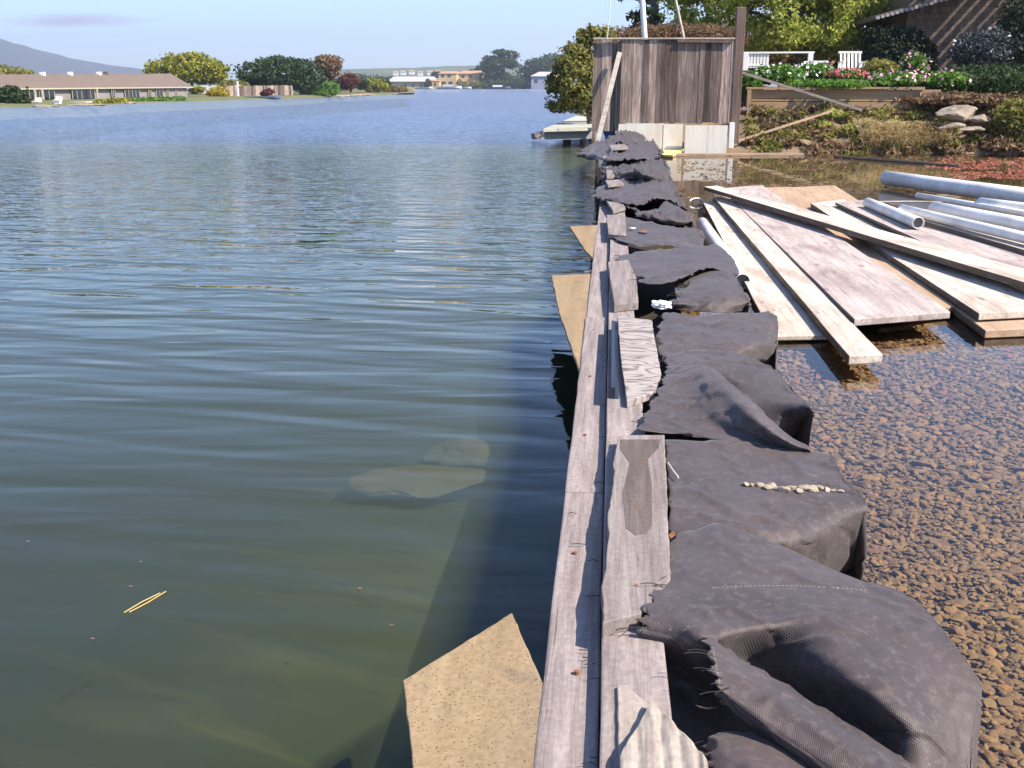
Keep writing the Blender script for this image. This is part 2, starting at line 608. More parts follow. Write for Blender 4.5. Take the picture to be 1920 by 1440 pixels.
# gravel: real stones under the pond water
def stone_base(sub, seed):
    bm = bmesh.new()
    bmesh.ops.create_icosphere(bm, subdivisions=sub, radius=1)
    V = np.array([v.co[:] for v in bm.verts])
    Fc = np.array([[v.index for v in f.verts] for f in bm.faces])
    bm.free()
    r = np.random.default_rng(seed)
    for _ in range(5):                       # flatten random facets for an angular stone
        d = r.normal(size=3)
        d /= np.linalg.norm(d)
        lim = r.uniform(0.45, 0.8)
        k = V @ d
        V = V - np.outer(np.maximum(k - lim, 0), d)
    V = V * r.uniform(0.75, 1.2, size=3) * np.array([1.3, 1.0, 0.42])
    return V, Fc


def gravel_mat():
    m, nt, b = new_mat('wet_gravel')
    gi = nt.nodes.new('ShaderNodeNewGeometry')
    col = ramp(nt, gi.outputs['Random Per Island'], [(0.0, (0.145, 0.094, 0.060)), (0.3, (0.23, 0.155, 0.092)), (0.5, (0.19, 0.128, 0.084)), (0.7, (0.28, 0.182, 0.086)), (0.86, (0.185, 0.118, 0.086)), (0.95, (0.30, 0.18, 0.085)), (1.0, (0.32, 0.165, 0.07))])
    v = coords(nt, (1, 1, 1))
    patch = noise_t(nt, v, 1.1, 4, 0.6, 0.3)
    col = mix(nt, ramp(nt, patch, [(0.45, (0, 0, 0)), (0.7, (0.6,) * 3)]), col, (0.26, 0.175, 0.065))
    n = noise_t(nt, v, 120, 4, 0.7)
    col = mix(nt, 0.45, col, ramp(nt, n, [(0.3, (0.25,) * 3), (0.7, (0.75,) * 3)]), 'OVERLAY')
    nt.links.new(col, b.inputs['Base Color'])
    b.inputs['Roughness'].default_value = 0.8
    b.inputs['Specular IOR Level'].default_value = 0.2
    return m


def scatter(bases, pos, scale, rng, tilt=0.35):
    """many small solids of the given base shapes in one mesh"""
    Vs, Fs, off = [], [], 0
    for p, s in zip(pos, scale):
        V, Fc = bases[rng.integers(len(bases))]
        a = rng.uniform(0, 2 * math.pi)
        ca, sa = math.cos(a), math.sin(a)
        t = rng.normal() * tilt
        ct, st = math.cos(t), math.sin(t)
        Rm = np.array([[ca, -sa, 0], [sa, ca, 0], [0, 0, 1]]) @ np.array([[1, 0, 0], [0, ct, -st], [0, st, ct]])
        Vs.append((V * s) @ Rm.T + p)
        Fs.append(Fc + off)
        off += len(V)
    return np.concatenate(Vs), np.concatenate(Fs)


def make_gravel():
    rng = np.random.default_rng(3)
    pos, sc = [], []
    def fill(x0, x1, y0, y1, pitch, s):
        for x in np.arange(x0, x1, pitch):
            for y in np.arange(y0, y1, pitch):
                px_, py_ = x + rng.uniform(-.5, .5) * pitch, y + rng.uniform(-.5, .5) * pitch
                pos.append((px_, py_, -0.068 + rng.uniform(-0.006, 0.010)))
                sc.append(s * 1.05 * min(1.9, rng.lognormal(-.08, .34)))
    fill(0.5, 1.75, 1.2, 4.0, 0.0185, 0.0118)
    fill(0.5, 2.9, 4.0, 7.5, 0.026, 0.015)
    fill(1.75, 4.4, 1.2, 4.0, 0.036, 0.020)
    fill(2.9, 4.8, 4.0, 7.5, 0.036, 0.020)
    near = [stone_base(2, i) for i in range(10)]
    V, Fc = scatter(near, pos, sc, rng)
    mk('gravel', V, Fc, gravel_mat(), smooth=False, kind='stuff', label='brown and grey wet gravel under the shallow clear water', category='gravel')


make_gravel()


# ------------------------------------------------------------------ timber helper: a board with its own frame (grain along its length)
def board(name, fl, fr, nl, nr, thick, mat, parent=None, bevel=0.004, sub=0, warp=0.0, **kw):
    """board from its four top corners (far left, far right, near left, near right)"""
    fl, fr, nl, nr = map(Vector, (fl, fr, nl, nr))
    x = ((nl + nr) / 2 - (fl + fr) / 2).normalized()
    y = ((fr + nr) / 2 - (fl + nl) / 2)
    y = (y - x * y.dot(x)).normalized()
    z = x.cross(y)
    if z.z < 0:
        y, z = -y, -z
    c = (fl + fr + nl + nr) / 4
    Mx = Matrix.Translation(c) @ Matrix((x, y, z)).transposed().to_4x4()
    n = max(1, sub)
    top, bot = [], []
    rnd = random.Random(hash((round(c.x, 3), round(c.y, 3))))
    ph = rnd.uniform(0, 6)
    for i in range(n + 1):
        t = i / n
        a, b2 = fl.lerp(nl, t), fr.lerp(nr, t)
        w = z * (warp * math.sin(t * 3 + ph))
        e1 = (b2 - a).normalized() * (rnd.uniform(-1, 1) * warp * 0.4 if 0 < i < n else 0)
        top += [a + w + e1, b2 + w + e1]
        bot += [a + w + e1 - z * thick, b2 + w + e1 - z * thick]
    V = top + bot
    k = len(top)
    Fc = []
    for i in range(n):
        a = 2 * i
        Fc += [[a, a + 2, a + 3, a + 1], [k + a, k + a + 1, k + a + 3, k + a + 2], [a, k + a, k + a + 2, a + 2], [a + 1, a + 3, k + a + 3, k + a + 1]]
    Fc += [[0, 1, k + 1, k], [2 * n, k + 2 * n, k + 2 * n + 1, 2 * n + 1]]
    o = mk(name, [tuple(p) for p in V], Fc, mat, parent, M=Mx, **kw)
    bm = bmesh.new()
    bm.from_mesh(o.data)
    bmesh.ops.recalc_face_normals(bm, faces=bm.faces)
    bm.to_mesh(o.data)
    bm.free()
    if bevel:
        md = o.modifiers.new('bevel', 'BEVEL')
        md.width = bevel
        md.segments = 2
        md.limit_method = 'ANGLE'
    return o


def poly_board(name, pts, thick, mat, **kw):
    """sawn sheet of any outline"""
    pts = [Vector(p) for p in pts]
    c = sum(pts, Vector()) / len(pts)
    nrm = (pts[1] - pts[0]).cross(pts[2] - pts[0]).normalized()
    if nrm.z < 0:
        nrm = -nrm
    rj = random.Random(int(abs(c.x * 7919 + c.y * 104729)))
    jit, out = kw.pop('jitter', .0011), []
    for a, b in zip(pts, pts[1:] + pts[:1]):
        e = b - a
        k = max(1, min(14, int(e.length / .03)))
        s = nrm.cross(e).normalized()
        for i in range(k):
            out.append(a + e * (i / k) + (s * rj.gauss(0, jit) if i else s * 0))
    mb = MB().prism(out, -nrm * thick)
    return mb.build(name, mat, M=Matrix.Translation(c) @ Matrix.Rotation(kw.pop('grain_rot', math.pi / 2), 4, 'Z'), bevel=0.003, **kw)


def nail(parent, p, r=0.005, mat=None):
    V, Fc = [], []
    m = MB().tube([Vector(p) - Vector((0, 0, 0.01)), Vector(p) + Vector((0, 0, 0.002))], r, 8)
    return m.build('nail', mat or M['rust'], parent)


# ------------------------------------------------------------------ the timber retaining wall
WZ = 0.28
wall = empty('timber_wall', (0, 13, 0), label='long weathered grey timber retaining wall between lagoon and pond', category='retaining wall')
segs = [0.6, 3.05, 5.6, 8.2, 11.0, 14.5, 19.0, 24.0]
for a, b in zip(segs[:-1], segs[1:]):
    dz = random.uniform(-0.006, 0.004)
    dx = random.uniform(-0.005, 0.005)
    board('cap_board', (WALL_X0 + dx, b - 0.004, WZ + dz), (0.0035, b - 0.004, WZ + dz), (WALL_X0 + dx, a, WZ + dz), (0.0035, a, WZ + dz), 0.045, M['cap'], wall, 0.006, 14, 0.004)
    board('inner_board', (0.006, b - 0.006, WZ + 0.03), (0.145, b - 0.006, WZ + 0.03), (0.006, a, WZ + 0.03), (0.145, a, WZ + 0.03), 0.075, M['cap'], wall, 0.005, 10, 0.003)
mbf = MB()
y = 0.6
while y < 24.0:
    w = random.uniform(0.18, 0.25)
    o = random.uniform(0, 0.012)
    mbf.box((-0.075 + o, y + w / 2, -0.11), (0.05, w - 0.006, 0.68))
    y += w
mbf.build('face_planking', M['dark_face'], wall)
mbf = MB().box((0.12, 12.3, -0.02), (0.04, 23.4, 0.48))
mbf.build('inner_face', M['dark_face'], wall)
MB().box((0.30, 12.5, -0.02), (0.34, 19.5, 0.26)).build('dark_gap_fill', plain('near_black_fill', (0.02, 0.016, 0.012), (0.035, 0.028, 0.02), 8, .95), wall)  # added near-black fill so the gaps under the fabric look shaded
for y in (9.8, 12.6, 15.5, 18.5, 21.5):
    MB().box((-0.135, y, -0.12), (0.07, 0.09, 0.66)).build('post', M['dark_face'], wall, bevel=0.006)
for y in (2.0, 2.6, 3.6, 4.4, 5.3, 6.6):
    nail(wall, (-0.06 + random.uniform(-.02, .02), y, WZ + 0.001), 0.006)

lt = MB()
for px_, py_ in ((1066, 962), (1070, 1020), (1100, 1052), (1098, 1118), (1086, 1218), (1092, 1232), (1096, 1246), (1104, 1272), (1090, 1432), (1106, 1420), (1128, 688), (1126, 760), (1122, 820), (1112, 905)):
    p = P(px_, py_, WZ + .004)
    L = random.uniform(.018, .045)
    lt.tube([p, p + Vector((L * .5, random.uniform(-.006, .006), .003)), p + Vector((L, random.uniform(-.01, .01), .001))], .0012, 4, False)
lt.build('loose_threads', plain('loose_black_thread', (0.02, 0.02, 0.022), rough=.8), wall, kind='stuff')

# ------------------------------------------------------------------ plywood plates on the lagoon side
def Z(l, z):
    return [P(a, b, z) for a, b in l]


pl = [P(755, 1275, .25), P(960, 1148, .26), P(1022, 1290, .27), P(1012, 1440, .272), P(1050, 1640, .275), P(800, 1640, .25)]
poly_board('plywood_plate', pl, 0.018, M['ply'], label='large tan speckled plywood plate with a pointed end, nearest the camera', category='plywood')
poly_board('plywood_plate', Z([(1034, 516), (1117, 513), (1113, 600), (1096, 722), (1048, 585)], .272), 0.02, M['ply'],
           label='tan plywood wedge with a dark notched edge beside the grey wall cap, middle of three', category='plywood')
poly_board('plywood_plate', Z([(1068, 424), (1121, 422), (1120, 492), (1098, 470)], .275), 0.02, M['ply'],
           label='small tan plywood triangle beside the wall, farthest of the three plates', category='plywood')

# ------------------------------------------------------------------ battens on the wall top
def pb(name, pts, z, thick, label, mat='batten', nails=(), cat='batten'):
    o = poly_board(name, Z(pts, z), thick, M[mat], label=label, category=cat)
    for a, b in nails:
        nail(o, P(a, b, z), 0.005)
    return o


pb('wood_batten', [(1160, 816), (1246, 815), (1251, 930), (1257, 1085), (1228, 1122), (1200, 1150), (1130, 1168), (1131, 1130), (1127, 1100), (1136, 1055), (1142, 1000), (1139, 965), (1147, 925), (1151, 890), (1149, 868)], .350, 0.040,
   'long grey batten with rusty nails and an oval stain, nearest one on the wall', nails=[(1207, 868), (1195, 950), (1193, 1098)])
_bt = [o for o in COL.objects if o.name == 'wood_batten'][0]
MB().prism(Z([(1163, 824), (1238, 824), (1236, 838), (1214, 862), (1222, 905), (1223, 985), (1212, 1000), (1192, 1003), (1174, 990), (1168, 925), (1181, 868), (1163, 842)], .3512), (0, 0, -.001)).build('wood_stain', wood('stained_grey_wood', (0.07, 0.054, 0.048), (0.125, 0.10, 0.09), (0.18, 0.15, 0.138), (0.08, 0.06, 0.052), 0.5, axis=1, grain=30), _bt)
pb('wood_batten', [(1157, 592), (1222, 600), (1232, 660), (1240, 700), (1225, 735), (1176, 752), (1166, 690)], .342, 0.03,
   'pale wood offcut with swirling dark contour grain on the wall top', mat='swirl' if 'swirl' in M else 'batten')
pb('wood_batten', [(1140, 491), (1178, 487), (1193, 520), (1197, 566), (1152, 571)], .355, 0.045,
   'short grey block with slanted end beside the torn dark fabric hole', nails=[(1168, 522), (1180, 545)])
pb('wood_batten', [(1137, 403), (1172, 402), (1174, 442), (1141, 439)], .352, 0.03, 'small square grey batten beside the white speck on black fabric', nails=[(1153, 420)])
pb('wood_batten', [(1134, 371), (1158, 368), (1173, 389), (1150, 396)], .35, 0.03, 'small tilted grey batten on the bunched fabric, farthest of the battens')

# pale scraps in the foreground
pb('wood_scrap', [(1157, 1285), (1170, 1282), (1228, 1330), (1222, 1345), (1160, 1420)], .322, 0.012, 'pale cream wood scrap lying under the ridged board corner', mat='cream2', cat='wood scrap')


def ridged_board():
    # weathered sheet with raised parallel ridges, tip towards the lagoon
    tip, left, right = P(1222, 1320, .335), P(1150, 1450, .335), P(1318, 1440, .335)
    outline = [tip, P(1318, 1420, .335), P(1330, 1520, .335), P(1165, 1520, .335), P(1160, 1425, .335)]
    bm = bmesh.new()
    n = 46
    x0, x1 = min(p.x for p in outline), max(p.x for p in outline)
    y0, y1 = min(p.y for p in outline), max(p.y for p in outline)
    def inside(x, y):
        c = False
        for a, b in zip(outline, outline[1:] + outline[:1]):
            if (a.y > y) != (b.y > y) and x < (b.x - a.x) * (y - a.y) / (b.y - a.y) + a.x:
                c = not c
        return c
    # rows clipped to the outline so that the edge stays clean
    V, Fc = [], []
    for i in range(n + 1):
        y = y0 + (y1 - y0) * (i + 0.001) / (n + 0.002)
        xs_ = []
        for a, b in zip(outline, outline[1:] + outline[:1]):
            if (a.y > y) != (b.y > y):
                xs_.append((b.x - a.x) * (y - a.y) / (b.y - a.y) + a.x)
        xa, xb = (min(xs_), max(xs_)) if xs_ else (tip.x, tip.x)
        for j in range(n + 1):
            x = xa + (xb - xa) * j / n
            w = (x - 0.02 * (y - y0)) / 0.037
            w += 0.25 * fbm(x * 12, y * 4, 2)
            z = .338 + 0.0065 * (abs(math.sin(math.pi * w)) ** 0.75) * (1 + .5 * fbm(w * .7, 3, 1)) + 0.003 * fbm(x * 60, y * 12, 0, 3)
            V.append((x, y, z))
    for i in range(n):
        for j in range(n):
            a = i * (n + 1) + j
            Fc.append([a, a + 1, a + n + 2, a + n + 1])
    o = mk('ridged_board', V, Fc, M['cream2'], smooth=True, M=Matrix.Translation(tip) @ Matrix.Rotation(math.pi / 2, 4, 'Z'),
           label='pale ridged weathered board corner at the bottom edge beside the black fabric', category='wood scrap')
    md = o.modifiers.new('solid', 'SOLIDIFY')
    md.thickness = 0.016
    md.offset = -1


ridged_board()
# dark strip standing on edge between cap and offcut
ms = MB()
a, b = P(1150, 740, .33), P(1149, 612, .33)
ms.box(((a + b) / 2) + Vector((0, 0, 0.005)), (0.016, (b - a).length, 0.05)).box(((a + b) / 2) + Vector((0.012, 0, -0.018)), (0.024, (b - a).length, 0.005))
ms.build('metal_strip', M['black'], label='thin dark metal angle strip standing along the wall gap', category='metal strip')

# ------------------------------------------------------------------ black fabric
def fabric_mat():
    m, nt, b = new_mat('black_woven_fabric')
    v = coords(nt, (1, 1, 1))
    n1 = noise_t(nt, v, 3.0, 5, 0.6, 0.4)
    n2 = noise_t(nt, v, 42, 4, 0.7)
    col = ramp(nt, n1, [(0.3, (0.042, 0.031, 0.031)), (0.7, (0.073, 0.054, 0.053))])
    col = mix(nt, ramp(nt, n2, [(0.50, (0, 0, 0)), (0.72, (0.55,) * 3)]), col, (0.138, 0.114, 0.106))
    w1 = nd(nt, 'ShaderNodeTexWave', {'Scale': 66.0, 'Distortion': 0.6, 'Detail': 1.0}, bands_direction='DIAGONAL')
    w2 = nd(nt, 'ShaderNodeTexWave', {'Scale': 92.0, 'Distortion': 0.6, 'Detail': 1.0}, bands_direction='X')
    nt.links.new(v, w1.inputs['Vector'])
    nt.links.new(v, w2.inputs['Vector'])
    wv = nd(nt, 'ShaderNodeMath', {0: w1.outputs['Fac'], 1: w2.outputs['Fac']}, operation='ADD').outputs[0]
    col = mix(nt, 0.30, col, ramp(nt, w1.outputs['Fac'], [(0.2, (0.35,) * 3), (0.8, (0.65,) * 3)]), 'OVERLAY')
    # scattered pale grit
    vo = nd(nt, 'ShaderNodeTexVoronoi', {'Scale': 55.0})
    nt.links.new(v, vo.inputs['Vector'])
    g = ramp(nt, vo.outputs['Distance'], [(0.07, (1,) * 3), (0.14, (0, 0, 0))])
    gm = ramp(nt, noise_t(nt, v, 2.4, 3), [(0.52, (0, 0, 0)), (0.70, (0.7,) * 3)])
    gg = mix(nt, 1.0, g, gm, 'MULTIPLY')
    col = mix(nt, gg, col, (0.42, 0.37, 0.32))
    nt.links.new(col, b.inputs['Base Color'])
    b.inputs['Roughness'].default_value = 0.56
    b.inputs['Specular IOR Level'].default_value = 0.38
    b.inputs['Sheen Weight'].default_value = 0.12
    b.inputs['Sheen Roughness'].default_value = 0.5
    p = bump(nt, wv, None, 0.0008, 0.45)
    bump(nt, n1, b, 0.004, 0.6, p)
    return m


M['fabric'] = fabric_mat()
M['thread'] = plain('black_thread', (0.02, 0.02, 0.02), rough=0.8)


def side(row, out=0.012, zb=-0.09):
    """let the row fall over its right edge to the pond floor"""
    q = row[-1]
    n = 3
    e = Vector(row[-2]).lerp(Vector(q), 0.90)
    r = list(row[:-1]) + [(e.x, e.y, max(e.z, q[2]) - .001), q, (q[0] + .004, q[1], q[2] - .02)]
    for k in range(1, n + 1):
        t = k / n
        r.append((q[0] + out * math.sin(t * 2.2) + 0.01 * math.sin(q[1] * 9 + k), q[1], q[2] + (zb - q[2]) * t))
    return r


def sheet(nets, label, n=14, amp=0.006, seed=1, ragged=0.01, crease=0.005, threads=10, name='fabric_sheet'):
    Vs, Fs = [], []
    tl = []
    for rows, drop in nets:
        Rw = []
        for r in rows:
            w = [tuple(P(*p)) for p in r]
            Rw.append(side(w) if drop else w)
        V, Fc = net_mesh(Rw, n, amp, seed, ragged, crease=crease)
        off = sum(len(v) for v in Vs)
        Fs += [[i + off for i in q] for q in Fc]
        Vs.append(V)
        c = (len(Rw[0]) - 1) * n + 1
        tl += [V[i * c] for i in range(0, len(V) // c)]
        seed += 3.1
    bvh = BVHTree.FromPolygons([tuple(v) for v in np.concatenate(Vs)], Fs)
    o = mk('fabric_sheet', np.concatenate(Vs), Fs, M['fabric'], smooth=True, label=label, category='fabric sheet', group='black fabric sheets draped along the wall')
    md = o.modifiers.new('solid', 'SOLIDIFY')
    md.thickness = 0.002
    if threads:
        t = MB()
        for _ in range(threads):
            p = Vector(random.choice(tl)) + Vector((0.01, 0, 0.004))
            L = random.uniform(0.02, 0.07)
            a = random.gauss(math.pi, 0.5)
            pts = [p]
            d = Vector((math.cos(a), math.sin(a), random.uniform(-0.1, 0.35)))
            for k in range(4):
                p = p + d * L / 4
                d += Vector((random.uniform(-.3, .3), random.uniform(-.3, .3), -0.12))
                pts.append(p)
            t.tube(pts, 0.0009 if L < 0.05 else 0.0012, 4, False)
        t.build('frayed_edge', M['thread'], o, kind='stuff')
    return o, bvh


def drop(bvh, px, py):
    """where the sight line through a photo pixel meets a sheet"""
    h = bvh.ray_cast(Vector((0, 0, CAM_H)), ray(px, py).normalized())
    return h[0] if h[0] is not None else P(px, py, .33)


A = [[(1258, 1005, .318), (1310, 992, .33), (1352, 982, .340), (1450, 1018, .338), (1560, 1066, .333), (1690, 1112, .325)],
     [(1236, 1085, .345), (1290, 1088, .347), (1345, 1090, .347), (1460, 1094, .346), (1590, 1106, .346), (1735, 1145, .325)],
     [(1208, 1140, .352), (1260, 1150, .352), (1315, 1162, .356), (1440, 1152, .350), (1563, 1150, .360), (1785, 1208, .318)],
     [(1200, 1178, .335), (1262, 1190, .335), (1322, 1197, .352), (1420, 1186, .337), (1562, 1166, .360), (1831, 1272, .29)],
     [(1208, 1218, .27), (1285, 1238, .27), (1335, 1240, .30), (1408, 1250, .232), (1558, 1204, .352), (1835, 1300, .275)],
     [(1216, 1262, .22), (1300, 1292, .19), (1370, 1305, .21), (1490, 1312, .200), (1592, 1262, .338), (1828, 1345, .255)],
     [(1228, 1305, .21), (1312, 1345, .16), (1400, 1380, .17), (1580, 1372, .195), (1672, 1335, .305), (1818, 1410, .22)],
     [(1262, 1385, .21), (1335, 1430, .17), (1400, 1470, .15), (1620, 1450, .18), (1720, 1420, .25), (1812, 1510, .16)],
     [(1300, 1560, .21), (1355, 1600, .17), (1420, 1620, .15), (1520, 1640, .15), (1690, 1620, .2), (1812, 1640, .15)]]
A2 = [[(1330, 1192, .345), (1405, 1248, .30), (1500, 1308, .27), (1610, 1370, .25), (1740, 1450, .23)],
      [(1322, 1200, .372), (1390, 1262, .355), (1488, 1325, .335), (1595, 1392, .315), (1715, 1475, .285)],
      [(1330, 1245, .375), (1385, 1295, .352), (1470, 1350, .33), (1570, 1416, .31), (1680, 1500, .28)],
      [(1345, 1290, .36), (1385, 1326, .335), (1455, 1378, .31), (1545, 1440, .29), (1650, 1520, .265)],
      [(1356, 1318, .30), (1395, 1350, .275), (1455, 1398, .25), (1530, 1458, .24), (1630, 1540, .235)]]
A3 = [[(1325, 1395, .25), (1360, 1375, .27), (1440, 1390, .275), (1530, 1440, .26), (1610, 1500, .24)],
      [(1322, 1420, .27), (1370, 1405, .295), (1440, 1425, .30), (1520, 1470, .28), (1600, 1540, .25)],
      [(1330, 1460, .27), (1380, 1470, .29), (1450, 1490, .295), (1520, 1520, .28), (1600, 1590, .25)],
      [(1340, 1600, .25), (1400, 1620, .26), (1460, 1640, .27), (1540, 1660, .26), (1640, 1680, .24)]]
shA, bvA = sheet([(A, True), (A2, False), (A3, False)], 'large crumpled black fabric sheet with a gaping fold, nearest the camera', 16, 0.005, 1.3, 0.012, 0.006, 34)
B = [[(1247, 826, .315), (1340, 830, .315), (1450, 836, .315), (1558, 852, .31)],
     [(1251, 885, .318), (1360, 885, .318), (1480, 890, .318), (1582, 900, .312)],
     [(1254, 945, .318), (1370, 942, .32), (1500, 938, .322), (1621, 940, .315)],
     [(1256, 1010, .31), (1370, 1000, .315), (1490, 1012, .29), (1612, 990, .24)],
     [(1260, 1050, .29), (1380, 1055, .26), (1500, 1070, .17), (1600, 1060, .08)],
     [(1262, 1075, .22), (1380, 1090, .17), (1500, 1110, .05), (1596, 1090, -.05)]]
shB, bvB = sheet([(B, True)], 'flat black fabric sheet with a row of pebbles on it', 14, 0.005, 4.2, 0.003, 0.010, 4)
C1 = [[(1245, 668, .32), (1310, 655, .33), (1390, 665, .33), (1440, 685, .325)],
      [(1250, 700, .32), (1330, 690, .32), (1420, 705, .315), (1490, 735, .32)],
      [(1255, 740, .28), (1340, 742, .25), (1415, 757, .27), (1522, 772, .312)],
      [(1260, 790, .22), (1350, 800, .18), (1440, 812, .20), (1516, 797, .20)],
      [(1262, 815, .18), (1350, 825, .15), (1440, 835, .10), (1510, 820, .05)]]
C2 = [[(1250, 690, .335), (1300, 683, .36), (1345, 698, .375), (1405, 752, .37), (1462, 802, .345), (1512, 836, .312)],
      [(1246, 705, .345), (1300, 698, .378), (1342, 718, .40), (1400, 770, .40), (1458, 815, .37), (1515, 843, .32)],
      [(1232, 735, .345), (1292, 742, .345), (1345, 775, .355), (1405, 805, .35), (1465, 831, .335), (1525, 850, .31)],
      [(1212, 770, .342), (1285, 785, .325), (1352, 806, .32), (1425, 828, .318), (1490, 845, .31), (1545, 853, .305)],
      [(1195, 808, .335), (1280, 815, .318), (1360, 830, .314), (1430, 842, .312), (1500, 853, .308), (1555, 859, .303)]]
sheet([(C1, True), (C2, False)], 'black fabric sheet with a long diagonal fold pointing at the pebble row', 14, 0.007, 7.7, 0.01, 0.008, 12)
D = [[(1245, 588, .33), (1310, 592, .34), (1390, 588, .35), (1440, 585, .34)],
     [(1235, 612, .33), (1310, 614, .335), (1390, 608, .345), (1456, 600, .34)],
     [(1232, 640, .32), (1310, 640, .33), (1390, 645, .33), (1455, 640, .28)],
     [(1240, 675, .31), (1310, 660, .31), (1380, 675, .28), (1450, 670, .18)],
     [(1245, 690, .25), (1310, 680, .25), (1380, 695, .18), (1446, 690, .05)]]
sheet([(D, True)], 'rounded black fabric sheet beside the near end of the nail-holed plank', 12, 0.009, 9.1, 0.012, 0.010, 12)
E1 = [[(1190, 472, .33), (1250, 468, .34), (1310, 462, .35), (1345, 460, .34)],
      [(1150, 490, .335), (1230, 495, .35), (1300, 490, .36), (1370, 480, .35)],
      [(1190, 515, .345), (1240, 515, .36), (1310, 500, .37), (1385, 515, .34)],
      [(1202, 530, .36), (1245, 532, .365), (1300, 512, .375), (1345, 497, .37)]]
E2 = [[(1290, 530, .30), (1320, 505, .335), (1345, 500, .345), (1372, 505, .33)],
      [(1270, 555, .31), (1310, 530, .345), (1350, 525, .355), (1390, 540, .33)],
      [(1255, 572, .31), (1310, 560, .335), (1360, 555, .345), (1402, 565, .31)],
      [(1245, 580, .28), (1300, 583, .28), (1350, 588, .27), (1405, 580, .25)]]
sheet([(E1, False), (E2, True)], 'torn black fabric sheet with a ragged dark hole', 12, 0.012, 12.9, 0.025, 0.010, 24)
Fn = [[(1165, 405, .33), (1210, 415, .335), (1260, 425, .335), (1300, 428, .33)],
      [(1160, 425, .33), (1210, 430, .33), (1260, 435, .335), (1316, 436, .33)],
      [(1142, 442, .33), (1200, 448, .34), (1260, 445, .34), (1318, 448, .30)],
      [(1195, 464, .33), (1240, 462, .34), (1280, 464, .33), (1316, 464, .28)]]
sheet([(Fn, True)], 'flat black fabric sheet beside the small square batten', 12, 0.012, 15.2, 0.02, 0.012, 8)
G1 = [[(1150, 325, .36), (1190, 320, .38), (1230, 325, .38), (1255, 330, .36)],
      [(1130, 350, .36), (1180, 345, .38), (1230, 348, .40), (1265, 355, .36)],
      [(1105, 369, .34), (1165, 372, .36), (1230, 365, .38), (1275, 375, .34)],
      [(1150, 380, .34), (1200, 386, .36), (1240, 374, .40), (1285, 395, .30)]]
G2 = [[(1175, 388, .33), (1220, 395, .34), (1255, 380, .36), (1290, 400, .33)],
      [(1195, 400, .33), (1230, 408, .33), (1262, 410, .33), (1298, 415, .29)],
      [(1200, 408, .30), (1235, 416, .30), (1265, 420, .28), (1298, 424, .2)]]
sheet([(G1, True), (G2, True)], 'bunched black fabric sheet under the farthest tilted batten', 12, 0.035, 18.8, 0.04, 0.03, 10)
H1 = [[(1140, 300, .36), (1180, 298, .37), (1215, 296, .38), (1236, 294, .36)],
      [(1128, 312, .38), (1180, 312, .40), (1215, 308, .42), (1250, 312, .38)],
      [(1128, 332, .36), (1180, 330, .38), (1220, 330, .38), (1256, 336, .32)]]
H2 = [[(1085, 284, .36), (1135, 262, .46), (1180, 264, .48), (1226, 266, .44)],
      [(1080, 293, .30), (1130, 280, .44), (1180, 282, .46), (1236, 284, .38)],
      [(1105, 300, .22), (1135, 301, .47), (1185, 300, .49), (1240, 297, .40)]]
H3 = [[(1160, 248, .50), (1175, 246, .55), (1195, 249, .52), (1208, 258, .45)],
      [(1140, 258, .46), (1170, 258, .55), (1195, 260, .50), (1212, 268, .40)],
      [(1130, 270, .42), (1165, 270, .48), (1195, 272, .44), (1218, 278, .3)]]
H4 = [[(1140, 318, .42), (1175, 314, .46), (1215, 316, .46), (1240, 320, .42)],
      [(1128, 326, .40), (1178, 322, .48), (1215, 326, .50), (1250, 328, .42)],
      [(1132, 338, .36), (1180, 336, .40), (1225, 338, .42), (1252, 342, .34)]]
sheet([(H1, True)], 'rumpled black fabric sheet past the tilted batten, third from the fence', 12, 0.03, 21.0, 0.06, 0.05, 0)
sheet([(H4, False)], 'crumpled strip of black fabric lying across the rumpled sheet', 12, 0.035, 33.0, 0.06, 0.06, 0)
sheet([(H2, True)], 'black fabric sheet with a flap hanging over the lagoon', 12, 0.035, 25.0, 0.06, 0.06, 0)
sheet([(H3, False)], 'small heap of black fabric at the foot of the cream fence base', 12, 0.04, 28.0, 0.06, 0.06, 0)

# stitched seam on the nearest sheet
st = MB()
for i in range(34):
    u = i / 33
    p, q = drop(bvA, 1335 + 285 * u, 1103 - 6 * math.sin(3.1 * u) + 5 * u), drop(bvA, 1340 + 285 * u, 1103 - 6 * math.sin(3.1 * u) + 5 * u)
    st.tube([p + Vector((0, 0, .0015)), q + Vector((0, 0, .0015))], .0011, 4)
for i in range(16):
    u = i / 15
    p, q = drop(bvA, 1334 + 14 * u, 1215 + 70 * u), drop(bvA, 1338 + 14 * u, 1217 + 70 * u)
    st.tube([p + Vector((0, 0, .0015)), q + Vector((0, 0, .0015))], .0013, 4)
st.build('seam_stitches', plain('tan_thread', (0.33, 0.27, 0.21), rough=.9), shA, kind='stuff')
# pebbles on the flat sheet
M['peb'] = plain('pale_pebble', (0.40, 0.33, 0.24), (0.22, 0.18, 0.14), 60, 0.8, 0.003)
pebs = [(1398, 908, .7), (1410, 909, .6), (1424, 909, .9), (1437, 913, 1.0), (1446, 910, 1.1), (1460, 916, .9), (1470, 917, 1.0), (1485, 914, .9), (1498, 919, 1.0), (1512, 915, 1.2), (1524, 917, 1.3), (1536, 914, 1.0), (1549, 917, .9), (1562, 919, .7), (1576, 920, .6)]
for i, (a, b, s) in enumerate(pebs):
    V, Fc = stone_base(2, 40 + i)
    p = drop(bvB, a, b + 4)
    mk('pebble', V * np.array((.85, 1, 1.35)) * 0.0165 * s * random.uniform(.75, 1.2) + np.array(p) + np.array((0, 0, .006)), Fc.tolist(), M['peb'], smooth=False, label='pale pebble in the short row on the flat black fabric', category='pebble', group='pebbles in a row on the fabric')

